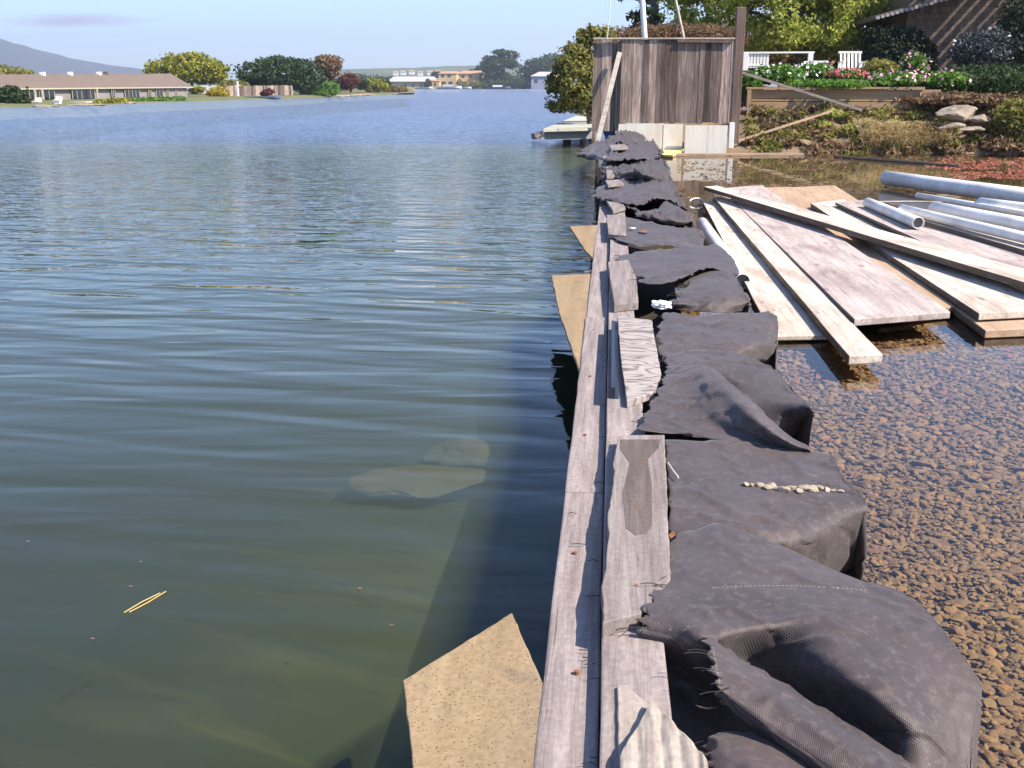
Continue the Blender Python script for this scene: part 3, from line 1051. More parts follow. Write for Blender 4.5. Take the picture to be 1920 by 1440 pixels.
for pts_, z_, lb_ in (([(1134, 292), (1166, 290), (1170, 298), (1136, 300)], .47, 'pale wood bit lying on the fabric flap near the fence'),
                      ([(1136, 312), (1148, 311), (1152, 330), (1138, 332)], .44, 'short pale wood bit on the wall beside the rumpled fabric'),
                      ([(1135, 338), (1160, 336), (1170, 344), (1140, 347)], .43, 'grey wood bit half covered by bunched fabric'),
                      ([(1142, 272), (1172, 270), (1178, 277), (1146, 279)], .55, 'pale wood bit on the fabric heap at the leaning board foot')):
    pb('wood_scrap', pts_, z_, .03, lb_, cat='wood scrap')
V, Fc = stone_base(2, 77)
mk('pebble', V * np.array((.035, .03, .02)) + np.array(P(1187, 428, .35)), Fc.tolist(), M['white'], label='single white pebble on the fabric beside the square batten', category='pebble')
mk('dead_leaf', [tuple(P(1197, 432, .352)), tuple(P(1208, 430, .362)), tuple(P(1217, 434, .35)), tuple(P(1206, 436, .358))], [[0, 1, 2, 3]], M['rust'], label='small orange dead leaf on the fabric beside the white pebble', category='leaf')
V, Fc = stone_base(3, 78)
V = np.array([v * (1 + .5 * fbm(v[0] * 3, v[1] * 3, v[2] * 3)) for v in V])
mk('paper_scrap', V * np.array((.05, .05, .06)) + np.array(P(1243, 570, .33)), Fc.tolist(), M['white'], label='crumpled white paper scrap at the torn hole in the fabric', category='paper')
mk('dead_leaf', [tuple(P(1253, 1002, .335)), tuple(P(1262, 995, .345)), tuple(P(1268, 1002, .335)), tuple(P(1258, 1010, .34))], [[0, 1, 2, 3]], M['rust'], label='orange dead leaf between the long batten and the black fabric', category='leaf')
MB().tube([P(1252, 868, .335), P(1260, 880, .338), P(1272, 896, .334)], .003, 5).build('twig', M['plank'], label='short pale twig on the fabric at the long batten edge', category='twig')

# ------------------------------------------------------------------ planks lying in the pond
G_PL = 'planks lying in the pond'
def plank(px4, z, thick, mat, label, holes=0, **kw):
    zf, zn = z if isinstance(z, tuple) else (z, z)
    fl, fr, nl, nr = px4
    o = board('plank', P(*fl, zf), P(*fr, zf), P(*nl, zn), P(*nr, zn), thick, M[mat], bevel=0.005, sub=14, warp=kw.get('warp', 0.006), label=label, category='plank', group=G_PL)
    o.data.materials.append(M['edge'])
    for pf in o.data.polygons:      # long edges get the darker wood, shade put into the colour
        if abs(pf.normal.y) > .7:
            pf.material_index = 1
    a, b, c, d = P(*fl, zf), P(*fr, zf), P(*nl, zn), P(*nr, zn)
    for k in range(holes):
        t = (k + 0.5) / holes
        u = 0.25 if k % 2 else 0.7
        nail(o, a.lerp(c, t).lerp(b.lerp(d, t), u) + Vector((0, 0, 0.001)), 0.014, M['rust'])
    return o


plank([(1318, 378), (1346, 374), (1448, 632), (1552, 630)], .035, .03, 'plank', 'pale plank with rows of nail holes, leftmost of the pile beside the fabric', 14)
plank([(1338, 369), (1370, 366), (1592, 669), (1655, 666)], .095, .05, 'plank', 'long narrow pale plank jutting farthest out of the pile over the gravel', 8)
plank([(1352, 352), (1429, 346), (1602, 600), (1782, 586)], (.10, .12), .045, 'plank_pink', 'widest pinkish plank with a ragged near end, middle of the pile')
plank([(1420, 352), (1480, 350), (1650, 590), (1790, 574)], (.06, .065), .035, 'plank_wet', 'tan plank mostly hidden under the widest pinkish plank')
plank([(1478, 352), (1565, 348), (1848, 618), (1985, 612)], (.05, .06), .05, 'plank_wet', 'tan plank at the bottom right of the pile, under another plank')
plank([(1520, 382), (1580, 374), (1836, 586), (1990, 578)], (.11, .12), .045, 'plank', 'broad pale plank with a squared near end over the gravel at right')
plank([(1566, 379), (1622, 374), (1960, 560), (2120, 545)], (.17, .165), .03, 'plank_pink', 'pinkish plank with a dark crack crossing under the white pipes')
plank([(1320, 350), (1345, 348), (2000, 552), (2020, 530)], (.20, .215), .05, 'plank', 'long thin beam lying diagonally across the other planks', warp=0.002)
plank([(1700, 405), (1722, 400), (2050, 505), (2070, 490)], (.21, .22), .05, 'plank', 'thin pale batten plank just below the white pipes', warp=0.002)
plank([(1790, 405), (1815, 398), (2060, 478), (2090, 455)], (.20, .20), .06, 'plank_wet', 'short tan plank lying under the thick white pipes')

# ------------------------------------------------------------------ white pipes
def pipe(a, b, r, label, n=20):
    a, b = Vector(a), Vector(b)
    o = MB().tube([a, a.lerp(b, .3), a.lerp(b, .6), b], r, n, False).build('plastic_pipe', M['pvc'], smooth=True, label=label, category='pipe', group='white pipes lying on the planks')
    o.data.polygons.foreach_set('use_smooth', [True] * len(o.data.polygons))
    md = o.modifiers.new('solid', 'SOLIDIFY')
    md.thickness = -r * 0.14
    d = (b - a).normalized()
    MB().tube([a + d * 0.03, b - d * 0.03], r * 0.84, n, True).build('dark_bore_plug', M['bore_shade'], o)  # dark plug, its colour stands for the shade inside the pipe
    return o


pipe(P(1662, 334, .13), P(1990, 378, .16), .098, 'thickest white pipe, behind all the others')
pipe(P(1627, 380, .22), P(1722, 418, .24), .05, 'short white pipe with its dark open end towards the camera')
pipe(P(1692, 392, .26), P(1990, 462, .28), .042, 'slender white pipe with its rounded far end beside the open pipe')
pipe(P(1752, 391, .27), P(2010, 440, .28), .065, 'medium white pipe lying on the tan plank')
pipe(P(1720, 366, .24), P(1990, 412, .28), .030, 'thinnest white pipe, just in front of the thickest one')
pipe(P(1838, 381, .28), P(2020, 404, .30), .055, 'white pipe entering from the right edge between two others')
pipe(P(1316, 418, .05), P(1392, 528, .04), .055, 'greyish white pipe half under water between fabric and planks')
MB().tube([P(1628, 379, .2), P(1700, 378, .215), P(1775, 379, .23)], .012, 6).build('stick', M['plank'], label='thin pale stick lying crosswise behind the short open pipe', category='stick')
loop = [P(1306 + 12 * math.cos(t), 377 - 5 * math.sin(t), .03 + .03 * math.sin(t)) for t in lin(-0.3, math.pi + 0.3, 14)]
MB().tube(loop, .012, 8).build('rope_loop', M['pvc'], label='pale loop of rope standing at the far plank corner', category='rope')

# ------------------------------------------------------------------ fence at the end of the wall
FY = 25.5
fence = empty('wooden_fence', PY(1245, 280, FY), label='tall brown weathered board fence with a cream base at the end of the wall', category='fence')
def vboards(x0, x1, ztop, zbot, Y, rnd, wmin=.07, wmax=.15, th=.022):
    mb = MB()
    x = x0
    while x < x1 - 0.03:
        w = min(rnd.uniform(wmin, wmax), x1 - x)
        zt, zb = ztop + rnd.uniform(-.015, .01), zbot + rnd.uniform(-.02, .03)
        mb.box((x + w / 2, Y + rnd.uniform(-.008, .008), (zt + zb) / 2), (w - 0.0015, th, zt - zb))
        x += w
    return mb


a, b = PY(1166, 74, FY), PY(1378, 232, FY)
vboards(a.x, b.x, a.z, b.z, FY, random.Random(2)).build('board_panel', M['fence'], fence)
a, b = PY(1113, 74, FY + .1), PY(1160, 247, FY + .1)
vboards(a.x, b.x, a.z, b.z, FY + .1, random.Random(3)).build('board_panel', M['fence'], fence)
a, b = PY(1113, 72, FY), PY(1378, 72, FY)
MB().bar(a, b, .10, .035).build('top_rail', M['plank'], fence)
a, b = PY(1270, 77, FY - .05), PY(1372, 78, FY - .05)
MB().bar(a, b, .05, .05).build('rail_batten', M['post'], fence)
for px_, w in ((1163, .09),):
    a, b = PY(px_, 76, FY + .05), PY(px_ - 2, 262, FY + .05)
    MB().box((a + b) / 2, (w, .07, a.z - b.z)).build('post', M['post'], fence)
a, b = PY(1383, 14, FY + .06), PY(1382, 268, FY + .06)
MB().box((a + b) / 2, (.21, .2, a.z - b.z)).build('post', M['post'], fence, label='tallest corner post rising above the fence top', bevel=.012)
for x0, x1, yt, yb, Y in ((1160, 1280, 232, 281, FY - .08), (1284, 1362, 235, 283, FY - .3)):
    a, b = PY(x0, yt, Y), PY(x1, yb, Y)
    vboards(a.x, b.x, a.z, min(b.z, -.1), Y, random.Random(x0), .45, .6, .05).build('base_panel', M['cream'], fence)
a, b = PY(1366, 238, FY - .05), PY(1376, 270, FY - .05)
MB().box((a + b) / 2, (.12, .12, a.z - b.z + .2)).build('base_block', M['white'], fence, bevel=.01)
# leaning white board with its shadow on the fence
a, b = PY(1119, 270, 24.9), PY(1162, 98, FY - .06)
MB().bar(a, b, .11, .045, Vector((0, -1, 0.3))).build('leaning_board', M['plank'], label='pale board leaning from the wall against the brown fence', category='board', bevel=.006)
# stakes holding the far fabric
for px_, py0, py1 in ((1133, 300, 345), (1118, 318, 352), (1122, 335, 372)):
    q = P(px_, py1, .1)
    MB().box((q.x, q.y, .2), (.05, .05, .6)).build('stake', M['plank' if px_ == 1133 else 'dark_face'], label={1133: 'pale stake at the wall edge below the fabric flap', 1118: 'dark thin stake standing in the lagoon beside the bunched fabric', 1122: 'short dark stake against the wall beside the bunched fabric'}[px_], category='stake')

# white pole, thin poles behind the fence
a, b = PY(1209, 74, 27.5), PY(1200, -60, 27.5)
MB().tube([Vector((a.x + .05, a.y, .2)), a, b], .07, 12).build('white_pole', M['white'], label='thick white pole rising behind the fence', category='pole')
a, b = PY(1284, 80, 28.5), PY(1258, -40, 28.5)
MB().tube([a + (a - b) * 1.2, a, b], .035, 8).build('leaning_pole', M['plank'], label='thin tan pole leaning left behind the fence', category='pole')
a, b = PY(1138, 80, 27), PY(1146, -20, 27)
MB().tube([a + (a - b) * 1.2, a, b], .014, 6).build('thin_mast', M['white'], label='hair-thin white mast behind the left end of the fence', category='pole')

# dock
dk = empty('dock', P(1060, 240, .5), label='white-topped floating dock with a grey side left of the fence', category='dock')
q = [P(1021, 241, .46), P(1109, 239, .46), P(1118, 208, .46), P(1100, 209, .46)]
MB().prism([v + Vector((0, 0, -.07)) for v in q], (0, 0, -.22)).build('dock_side', plain('grey_dock_side', (0.30, 0.31, 0.33), (0.24, 0.25, 0.27), 3, 0.8), dk)
ctr = sum(q, Vector()) / 4
MB().prism([ctr + (v - ctr) * 1.02 for v in q], (0, 0, -.075)).build('dock_deck', plain('pale_deck', (0.46, 0.46, 0.38), (0.36, 0.36, 0.30), 2, 0.7), dk)
for f in (0.15, 0.55, 0.9):
    v = q[0].lerp(q[3], f)
    MB().tube([(v.x + .35, v.y + .5, .2), (v.x + .35, v.y + .5, -2.5)], .12, 10).build('pile', M['dark_face'], dk)
MB().bar(P(1000, 256, .12), P(1024, 250, .2), .22, .16).build('timber_stub', M['cap'], label='grey timber end sticking out left under the dock', category='timber')

# yellow floating board
board('floating_board', P(1245, 278, .06), P(1290, 276, .06), P(1238, 290, .06), P(1262, 291, .06), .05, plain('yellow_foam', (0.72, 0.55, 0.24), (0.60, 0.44, 0.18), 6, .7), label='yellow block floating in the pond at the cream base', category='foam block')
MB().bar(P(1256, 290, .03), P(1505, 289, .03), .2, .05).build('floating_plank', M['plank_wet'], label='long tan plank floating below the cream base', category='plank')
MB().tube([P(1565, 294, .02), P(1680, 302, .03), P(1800, 312, .02)], .035, 6).build('floating_branch', M['bark'], label='dark thin branch floating near the red weed', category='branch')


# ------------------------------------------------------------------ foliage
def leaf_cloud(blobs, n, size, rng, shell=0.5, aspect=1.7, gap=0.0, droop=0.0):
    w = np.array([(b[3] * b[4] + b[4] * b[5] + b[3] * b[5]) for b in blobs])
    w = w / w.sum()
    idx = rng.choice(len(blobs), size=n, p=w)
    B = np.array(blobs, dtype=float)[idx]
    d = rng.normal(size=(n, 3))
    d /= np.linalg.norm(d, axis=1, keepdims=True)
    r = (shell + (1 - shell) * rng.random((n, 1)) ** 0.6)
    sd = float(rng.uniform(0, 50))
    lump = np.array([fbm(q[0] * 2.2 + sd + k * 3.1, q[1] * 2.2, q[2] * 2.2, 3) for q, k in zip(d, idx)])[:, None]
    r *= (1 + 0.30 * lump) * (1 + np.abs(rng.normal(size=(n, 1))) * 0.09)
    C = B[:, :3] + d * r * B[:, 3:6]
    if gap > 0:
        f = 3.0 / max(B[:, 3:6].mean(), .05)
        keep = np.array([fbm(c[0] * f * .5, c[1] * f * .5, c[2] * f * .5, 2) for c in C]) > -gap
        C, d = C[keep], d[keep]
    n = len(C)
    nr = d * 0.7 + rng.normal(size=(n, 3)) * 0.75
    nr[:, 2] += 0.25
    nr /= np.linalg.norm(nr, axis=1, keepdims=True)
    u = np.cross(nr, rng.normal(size=(n, 3)))
    u /= np.linalg.norm(u, axis=1, keepdims=True)
    v = np.cross(nr, u)
    s = size * rng.uniform(.6, 1.3, size=(n, 1)) * .5
    a = s * aspect
    V = np.stack([C - u * a, C - v * s + nr * s * .15, C + u * a, C + v * s + nr * s * .15], axis=1).reshape(-1, 3)
    Fc = np.arange(4 * n).reshape(-1, 4)
    return V, Fc


M['lf_green'] = leaf('bright_green_leaves', [(0.20, 0.24, 0.04), (0.34, 0.40, 0.07), (0.47, 0.51, 0.12), (0.58, 0.58, 0.20)], 0.55)
M['lf_yellow'] = leaf('yellow_green_leaves', [(0.13, 0.14, 0.015), (0.25, 0.25, 0.03), (0.36, 0.34, 0.05)])
M['lf_gold'] = leaf('golden_leaves', [(0.35, 0.27, 0.02), (0.50, 0.40, 0.03)])
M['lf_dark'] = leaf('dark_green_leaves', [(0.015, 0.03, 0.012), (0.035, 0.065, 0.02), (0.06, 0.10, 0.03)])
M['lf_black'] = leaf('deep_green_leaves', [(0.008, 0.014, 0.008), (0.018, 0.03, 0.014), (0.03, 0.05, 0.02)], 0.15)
M['lf_olive'] = leaf('olive_brown_leaves', [(0.09, 0.10, 0.022), (0.20, 0.205, 0.042), (0.30, 0.29, 0.075), (0.27, 0.20, 0.075)], 0.45)
M['lf_brown'] = leaf('brown_leaves', [(0.10, 0.06, 0.032), (0.20, 0.125, 0.07), (0.30, 0.20, 0.115)])
M['lf_red'] = leaf('dark_red_leaves', [(0.10, 0.03, 0.03), (0.17, 0.06, 0.05)])
M['lf_fresh'] = leaf('fresh_green_leaves', [(0.05, 0.13, 0.015), (0.10, 0.22, 0.03), (0.17, 0.28, 0.05)])
M['lf_grey'] = leaf('grey_blue_leaves', [(0.02, 0.03, 0.03), (0.05, 0.065, 0.07), (0.13, 0.16, 0.175)])
M['fl_pink'] = leaf('pink_petals', [(0.60, 0.22, 0.30), (0.75, 0.42, 0.48), (0.80, 0.60, 0.62)], .2)
M['fl_white'] = leaf('white_petals', [(0.75, 0.70, 0.70), (0.85, 0.82, 0.80)], .2)
M['fl_red'] = leaf('crimson_petals', [(0.55, 0.08, 0.14), (0.70, 0.20, 0.28)], .2)
M['grass'] = leaf('dry_straw', [(0.40, 0.31, 0.15), (0.62, 0.50, 0.27), (0.74, 0.63, 0.40)], .4)


def trunk(root, base, top, r, limbs=(), mat='bark'):
    mb = MB()
    base, top = Vector(base), Vector(top)
    mid = base.lerp(top, .5) + Vector((r * .8, r * .4, 0))
    mb.tube([base, mid, top], [r, r * .8, r * .5], 8)
    for l in limbs:
        l = Vector(l)
        s = base.lerp(top, .7)
        mb.tube([s, s.lerp(l, .5) + Vector((0, 0, .1 * (l - s).length)), l], [r * .5, r * .35, r * .15], 6)
    return mb.build('trunk', M[mat], root)


def tree(name, label, cat, blobs, n, size, mat, seed, base=None, r=0.2, group=None, gap=0.25, shell=.5, limbs=True):
    rng = np.random.default_rng(seed)
    b0 = Vector(blobs[0][:3])
    if base is None:
        base = (b0.x, b0.y, 0.3)
    root = empty(name, base, label=label, category=cat)
    if blobs[0][1] > 60:
        n, size = int(n * 1.9), size * .72
    if group:
        root['group'] = group
    V, Fc = leaf_cloud(blobs, n, size, rng, shell, gap=gap)
    mk('crown', V, Fc, M[mat], root)
    if r:
        trunk(root, base, b0, r, [b[:3] for b in blobs[1:6]] if limbs else ())
    return root


def blobs_px(lst, Y, depth=1.0):
    """crown lobes measured on the photo: (px, py, half width px, half height px) at distance Y"""
    out = []
    for i, (a, b, w, h) in enumerate(lst):
        dY = Y + (i % 3 - 1) * w * Y / 2029 * .35
        c = PY(a, b, dY)
        k = dY / 2029
        out.append((c.x, c.y, c.z, w * k, max(w, h) * k * depth, h * k))
    return out


# --- right side trees and shrubs
tree('shrub', 'olive brown shrub overhanging the lagoon left of the fence', 'shrub',
     blobs_px([(1085, 150, 48, 52), (1060, 170, 40, 36), (1100, 105, 34, 40), (1075, 120, 36, 34), (1050, 190, 28, 20), (1120, 85, 30, 28), (1095, 190, 32, 24), (1128, 68, 26, 18), (1042, 150, 16, 14), (1030, 176, 18, 10), (1068, 92, 14, 14), (1090, 66, 14, 12), (1112, 52, 12, 10)], 31), 22000, .065, 'lf_olive', 1, base=(PY(1112, 200, 31).x, 31, 0.0), r=.12, gap=.06, shell=.25)
tree('hedge', 'reddish brown hedge showing just above the fence top', 'hedge',
     blobs_px([(1160, 76, 36, 22), (1215, 68, 44, 20), (1270, 64, 44, 20), (1320, 68, 44, 22), (1365, 76, 34, 22)], 32), 20000, .042, 'lf_brown', 2, base=(PY(1250, 150, 32).x, 32, .8), r=.1, gap=.6, shell=.3)
tree('tree', 'bright green leafy tree behind the fence and flower garden', 'tree',
     blobs_px([(1480, 20, 110, 60), (1350, 15, 90, 55), (1580, 20, 95, 60), (1420, -50, 120, 60), (1540, -55, 120, 60), (1320, 60, 60, 30), (1440, 70, 80, 32), (1540, 72, 80, 34), (1620, 50, 50, 40), (1290, -30, 60, 40)], 40), 60000, .095, 'lf_green', 3, base=(PY(1505, 150, 40).x, 40, 1.4), r=.22, gap=.22)
tree('dark_hedge', 'dark brown-green hedge under the bright green tree', 'hedge',
     blobs_px([(1420, 108, 60, 36), (1510, 108, 60, 38), (1600, 108, 60, 40), (1680, 105, 50, 40), (1360, 105, 50, 36)], 46), 9000, .16, 'lf_brown', 4, base=(PY(1505, 150, 46).x, 46, 1.4), r=.1, gap=.8, shell=.3)
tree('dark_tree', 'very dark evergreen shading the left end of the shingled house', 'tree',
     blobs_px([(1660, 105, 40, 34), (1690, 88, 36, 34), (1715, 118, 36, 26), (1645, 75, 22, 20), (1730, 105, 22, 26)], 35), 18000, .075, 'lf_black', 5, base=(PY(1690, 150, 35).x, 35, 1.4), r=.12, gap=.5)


def conifer():
    root = empty('conifer', PY(1215, 120, 44), label='sparse dark conifer with bare spiky branches above the fence', category='tree')
    rng = random.Random(9)
    mb = MB()
    b, t = PY(1232, 160, 44), PY(1222, -150, 44)
    mb.tube([b, t], [.22, .12], 8)
    lv = []
    for i in range(46):
        s = b.lerp(t, rng.uniform(.3, .95))
        L = rng.uniform(.8, 1.9)
        an = rng.uniform(0, 6.28)
        d = Vector((math.cos(an), math.sin(an), rng.uniform(-.1, .35)))
        pts = [s]
        for k in range(5):
            pts.append(pts[-1] + d * L / 5)
            d += Vector((rng.uniform(-.15, .15), rng.uniform(-.15, .15), .08))
        mb.tube(pts, [.035, .028, .022, .016, .012, .006], 5)
        for k in range(6):
            q = pts[rng.randrange(2, 6)]
            d2 = Vector((rng.uniform(-1, 1), rng.uniform(-1, 1), rng.uniform(-.2, .6))) * .35
            mb.tube([q, q + d2], [.01, .004], 4)
        lv.append((*pts[-2], L * .22, L * .22, L * .10))
    mb.build('trunk', M['bark'], root)
    V, Fc = leaf_cloud(lv, 2600, .13, np.random.default_rng(2), .1, 2.5)
    mk('crown', V, Fc, M['lf_dark'], root)


conifer()

# --- the right bank
def bank_z(x, y):
    # waterline near y 26 behind the pond, curving nearer on the far right
    yl = 25.9 - max(0, x - 8.5) * .55
    t = y - yl
    h = 0.0
    if t < -0.3:
        h = -.5
    elif t < 2.6:
        h = -.1 + .95 * max(0, min(1, (t + .3) / 2.2)) ** .8
    else:
        h = .85 + min(.55, (t - 2.6) * .3)
    if x < 3.0:
        h = min(h, .15 + .2 * max(0, t)) if t > -.3 else h
    if t > -.3:
        h += .13 * fbm(x * 1.1, y * 1.1, 5) + .05 * fbm(x * 4, y * 4, 1)
    return h


M['soil'] = plain('dry_brown_soil', (0.13, 0.088, 0.052), (0.25, 0.175, 0.105), 2.2, .95, .06, detail=9)
M['lawn'] = M['soil']
grid_sheet('bank', lin(1.2, 34, 150), lin(18, 48, 150), bank_z, M['soil'])
mk('garden_ground', [(1.0, 47.5, 1.2), (300, 47.5, 1.2), (300, 320, 1.4), (6, 320, 1.0), (1.0, 60, .9)], [[0, 1, 2, 3, 4]], M['soil'], kind='structure')


def weeds(name, label, n, region, mat, size, seed, cat, h=.12, aspect=1.7):
    rng = np.random.default_rng(seed)
    bl = []
    for _ in range(n):
        a, b = rng.uniform(region[0], region[1]), rng.uniform(region[2], region[3])
        s = rng.uniform(.5, 1.2)
        bl.append((a, b, bank_z(a, b) + h * .4 * s, .2 * s, .2 * s, h * s))
    V, Fc = leaf_cloud(bl, n * 60, size, rng, .2, aspect)
    return mk(name, V, Fc, M[mat], kind='stuff', label=label, category=cat)


xa, xb = PY(1400, 240, 27).x, PY(1960, 240, 27).x
weeds('ground_cover', 'green and brown weeds covering the bank below the raised bed', 300, (xa, xb + 2, 25.6, 28.6), 'lf_olive', .055, 1, 'weeds')
weeds('leaf_litter', 'dry brown leaf litter and twigs over the bank', 420, (xa, xb + 3, 25.0, 28.6), 'lf_brown', .06, 2, 'leaf litter', .1, 3.0)
weeds('green_weeds', 'bright green weed tufts on the slope under the flower bed', 22, (PY(1530, 230, 27).x, PY(1700, 230, 27).x, 26.6, 27.8), 'lf_green', .06, 3, 'weeds')


def straw(name, label, px0, px1, n, seed, H=.42):
    rng = random.Random(seed)
    V, Fc = [], []
    for _ in range(n):
        x = rng.uniform(PY(px0, 262, 26.2).x, PY(px1, 262, 26.2).x)
        y = rng.uniform(25.9, 26.7)
        p = Vector((x, y, max(0, bank_z(x, y)) - .02))
        d = Vector((rng.uniform(-.5, .5), rng.uniform(-.9, .1), 1)) * H * rng.uniform(.5, 1.1)
        w = Vector((.012, .004, 0))
        m = p + d * .6
        e = p + d + Vector((d.x * .5, d.y * .5, -.12))
        k = len(V)
        V += [p - w, p + w, m + w, m - w, e]
        Fc += [[k, k + 1, k + 2, k + 3], [k + 3, k + 2, k + 4]]
    mk(name, V, Fc, M['grass'], kind='stuff', label=label, category='grass')


straw('dry_grass', 'pale dry straw grass at the pond edge under the flowers', 1615, 1775, 3200, 4)
M['rock'] = plain('pale_rock', (0.36, 0.30, 0.235), (0.17, 0.135, 0.10), 3, .9, .08, detail=9)
M['brown_rock'] = plain('brown_rock', (0.26, 0.19, 0.12), (0.14, 0.10, 0.07), 3, .9, .05, detail=8)


def rock(name, p, s, mat, label, seed, cat='rock', sub=3, group=None):
    V, Fc = stone_base(sub, seed)
    V = np.array([v * (1 + .18 * fbm(v[0] * 2 + seed, v[1] * 2, v[2] * 2)) for v in V])
    return mk(name, V * np.array(s) + np.array(p), Fc.tolist(), mat, smooth=False, label=label, category=cat, group=group)


rk = [(1800, 212, .55, 'largest pale rock in the bank below the dark house'), (1838, 222, .26, 'pale rock right of the largest one in the bank'), (1782, 236, .22, 'small pale rock low in the bank beside the dry grass'), (1822, 242, .2, 'small pale rock below the largest rock')]
for i, (a, b, s, lb) in enumerate(rk):
    p = PY(a, b, 26.3 - i * .12)
    rock('bank_rock', p, (s, s * .8, s * .9), M['rock'], lb, 70 + i)

# raised timber bed
bedY = 28.2
rb = empty('raised_bed', PY(1560, 222, bedY), label='long raised garden bed of tan timber boards above the bank', category='garden bed')
for k, (yt, yb) in enumerate(((168, 190), (191, 213), (214, 235))):
    a, b = PY(1404, yt, bedY), PY(1732 + 30 * (k == 0), yb, bedY)
    MB().box(((a.x + b.x) / 2, bedY, (a.z + b.z) / 2), (b.x - a.x, .06, a.z - b.z)).build('side_board', M['bedwood'], rb, M=Matrix.Translation((a.x, bedY, a.z)))
a, b = PY(1400, 165, bedY - .14), PY(1735, 165, bedY - .14)
MB().box(((a.x + b.x) / 2, bedY - .02, a.z), (b.x - a.x, .20, .05)).build('top_board', M['bedwood'], rb, M=Matrix.Translation(a))
for px_ in (1403, 1432):
    a, b = PY(px_, 168 if px_ == 1403 else 205, bedY - .1), PY(px_, 240, bedY - .1)
    MB().box((a + b) / 2, (.1, .1, a.z - b.z)).build('post', M['bedwood'], rb)
MB().box(((PY(1404, 170, 29).x + PY(1732, 170, 29).x) / 2, 29.1, 1.15), (4.5, 1.7, .5)).build('soil', M['soil'], rb)
a, b = PY(1384, 134, 26.8), PY(1614, 206, 27.2)
MB().bar(a, b, .06, .15, Vector((0, -1, 0))).build('sloping_plank', M['cap'], label='grey plank sloping down across the front of the raised bed', category='plank')
a, b = PY(1385, 264, 25.9), PY(1560, 208, 27.0)
MB().bar(a, b, .04, .05).build('thin_stick', M['plank_wet'], label='thin straight stick lying up the bank beside the tall post', category='stick')
# small step platform right of post
MB().box(PY(1392, 205, 26.6), (.36, .5, .05)).build('low_shelf', M['cap'], label='small grey wooden shelf between the tall post and raised bed', category='shelf')

# white railing and chair in the garden
RY = 34
rl = empty('white_railing', PY(1450, 130, RY), label='white wooden railing with a post, under the green tree', category='railing')
a, b = PY(1380, 99, RY), PY(1527, 98, RY)
MB().bar(a, b, .1, .05).build('handrail', M['white'], rl)
a, b = PY(1385, 122, RY), PY(1440, 122, RY)
MB().bar(a, b, .05, .06).build('bottom_rail', M['white'], rl)
mb = MB()
for k in range(7):
    a = PY(1404 + 6 * k, 100, RY)
    mb.box((a.x, RY, a.z - .22), (.075, .03, .42))
mb.build('pickets', M['white'], rl)
for px_ in (1519, 1398):
    a, b = PY(px_, 99, RY), PY(px_, 132, RY)
    MB().box((a + b) / 2, (.15, .12, a.z - b.z)).build('post', M['white'], rl)
ch = empty('garden_chair', PY(1595, 140, 33), label='white slatted garden chair among the pink flowers', category='chair')
cz = PY(1595, 131, 33)
mb = MB()
for k in range(6):
    a, b = PY(1577 + 7 * k, 98, 33.2), PY(1577 + 7 * k, 128, 33.1)
    mb.bar(b, a, .06, .03, Vector((0, -1, 0)))
mb.build('backrest', M['white'], ch)
a, b = PY(1572, 98, 33.2), PY(1616, 98, 33.2)
MB().bar(a, b, .06, .06).build('top_rail', M['white'], ch)
MB().box((cz.x, 32.9, cz.z), (.68, .55, .04)).build('seat', M['white'], ch)
for sx in (-.32, .32):
    MB().box((cz.x + sx, 32.85, cz.z + .22), (.07, .6, .035)).build('armrest', M['white'], ch)
    for sy in (-.24, .24):
        MB().box((cz.x + sx, 32.9 + sy, cz.z - .1), (.06, .06, .66)).build('leg', M['white'], ch)
MB().box(PY(1535, 116, 33), (.5, .4, .06)).build('white_bench', M['white'], label='low white bench slab beside the railing post', category='bench')


def flower_bush(label, px_, py_, w, h, Y, lm, fm, nf, seed, cat='flowering bush', n=1600):
    rng = np.random.default_rng(seed)
    bl = blobs_px([(px_, py_, w, h), (px_ - w * .5, py_ + h * .25, w * .6, h * .7), (px_ + w * .5, py_ + h * .2, w * .6, h * .75)], Y)
    c = Vector(bl[0][:3])
    root = empty('flower_bush', (c.x, c.y, 1.2), label=label, category=cat)
    V, Fc = leaf_cloud(bl, int(n * 2.2), .068, rng, .3)
    mk('foliage', V, Fc, M[lm], root)
    if fm:
        V, Fc = leaf_cloud([(b[0], b[1] - .1, b[2] + .04, b[3], b[4], b[5]) for b in bl], nf, .085, rng, .95, 1.0)
        mk('flowers', V, Fc, M[fm], root, kind='stuff')
    MB().tube([(c.x, c.y, 1.0), c], .03, 6).build('stem', M['bark'], root)


flower_bush('leafy green bush beside the tall post behind the sloping plank', 1400, 155, 26, 18, 29.5, 'lf_fresh', None, 0, 1)
flower_bush('green bush dotted with white flowers, left end of the raised bed', 1462, 140, 40, 16, 30, 'lf_fresh', 'fl_white', 130, 2)
flower_bush('white blossoming bush in front of the white bench', 1525, 136, 34, 16, 30.5, 'lf_fresh', 'fl_white', 170, 3)
flower_bush('low crimson flower bush in front of the white chair', 1585, 141, 32, 9, 30, 'lf_fresh', 'fl_red', 330, 4)
flower_bush('low green planting along the raised bed top', 1560, 157, 70, 7, 28.9, 'lf_fresh', None, 0, 5)
flower_bush('brown-green bush between the chair and the dark evergreen', 1650, 132, 34, 18, 31, 'lf_olive', None, 0, 6)
flower_bush('tall pink rose bush in front of the house wall', 1712, 128, 22, 26, 29.5, 'lf_fresh', 'fl_pink', 150, 7)
flower_bush('bush with pale pink flowers at the right end of the bed', 1680, 150, 46, 13, 29, 'lf_fresh', 'fl_pink', 230, 8)
flower_bush('dark green strappy bush along the right edge below the house', 1850, 150, 95, 26, 30, 'lf_dark', None, 0, 9, n=3500)
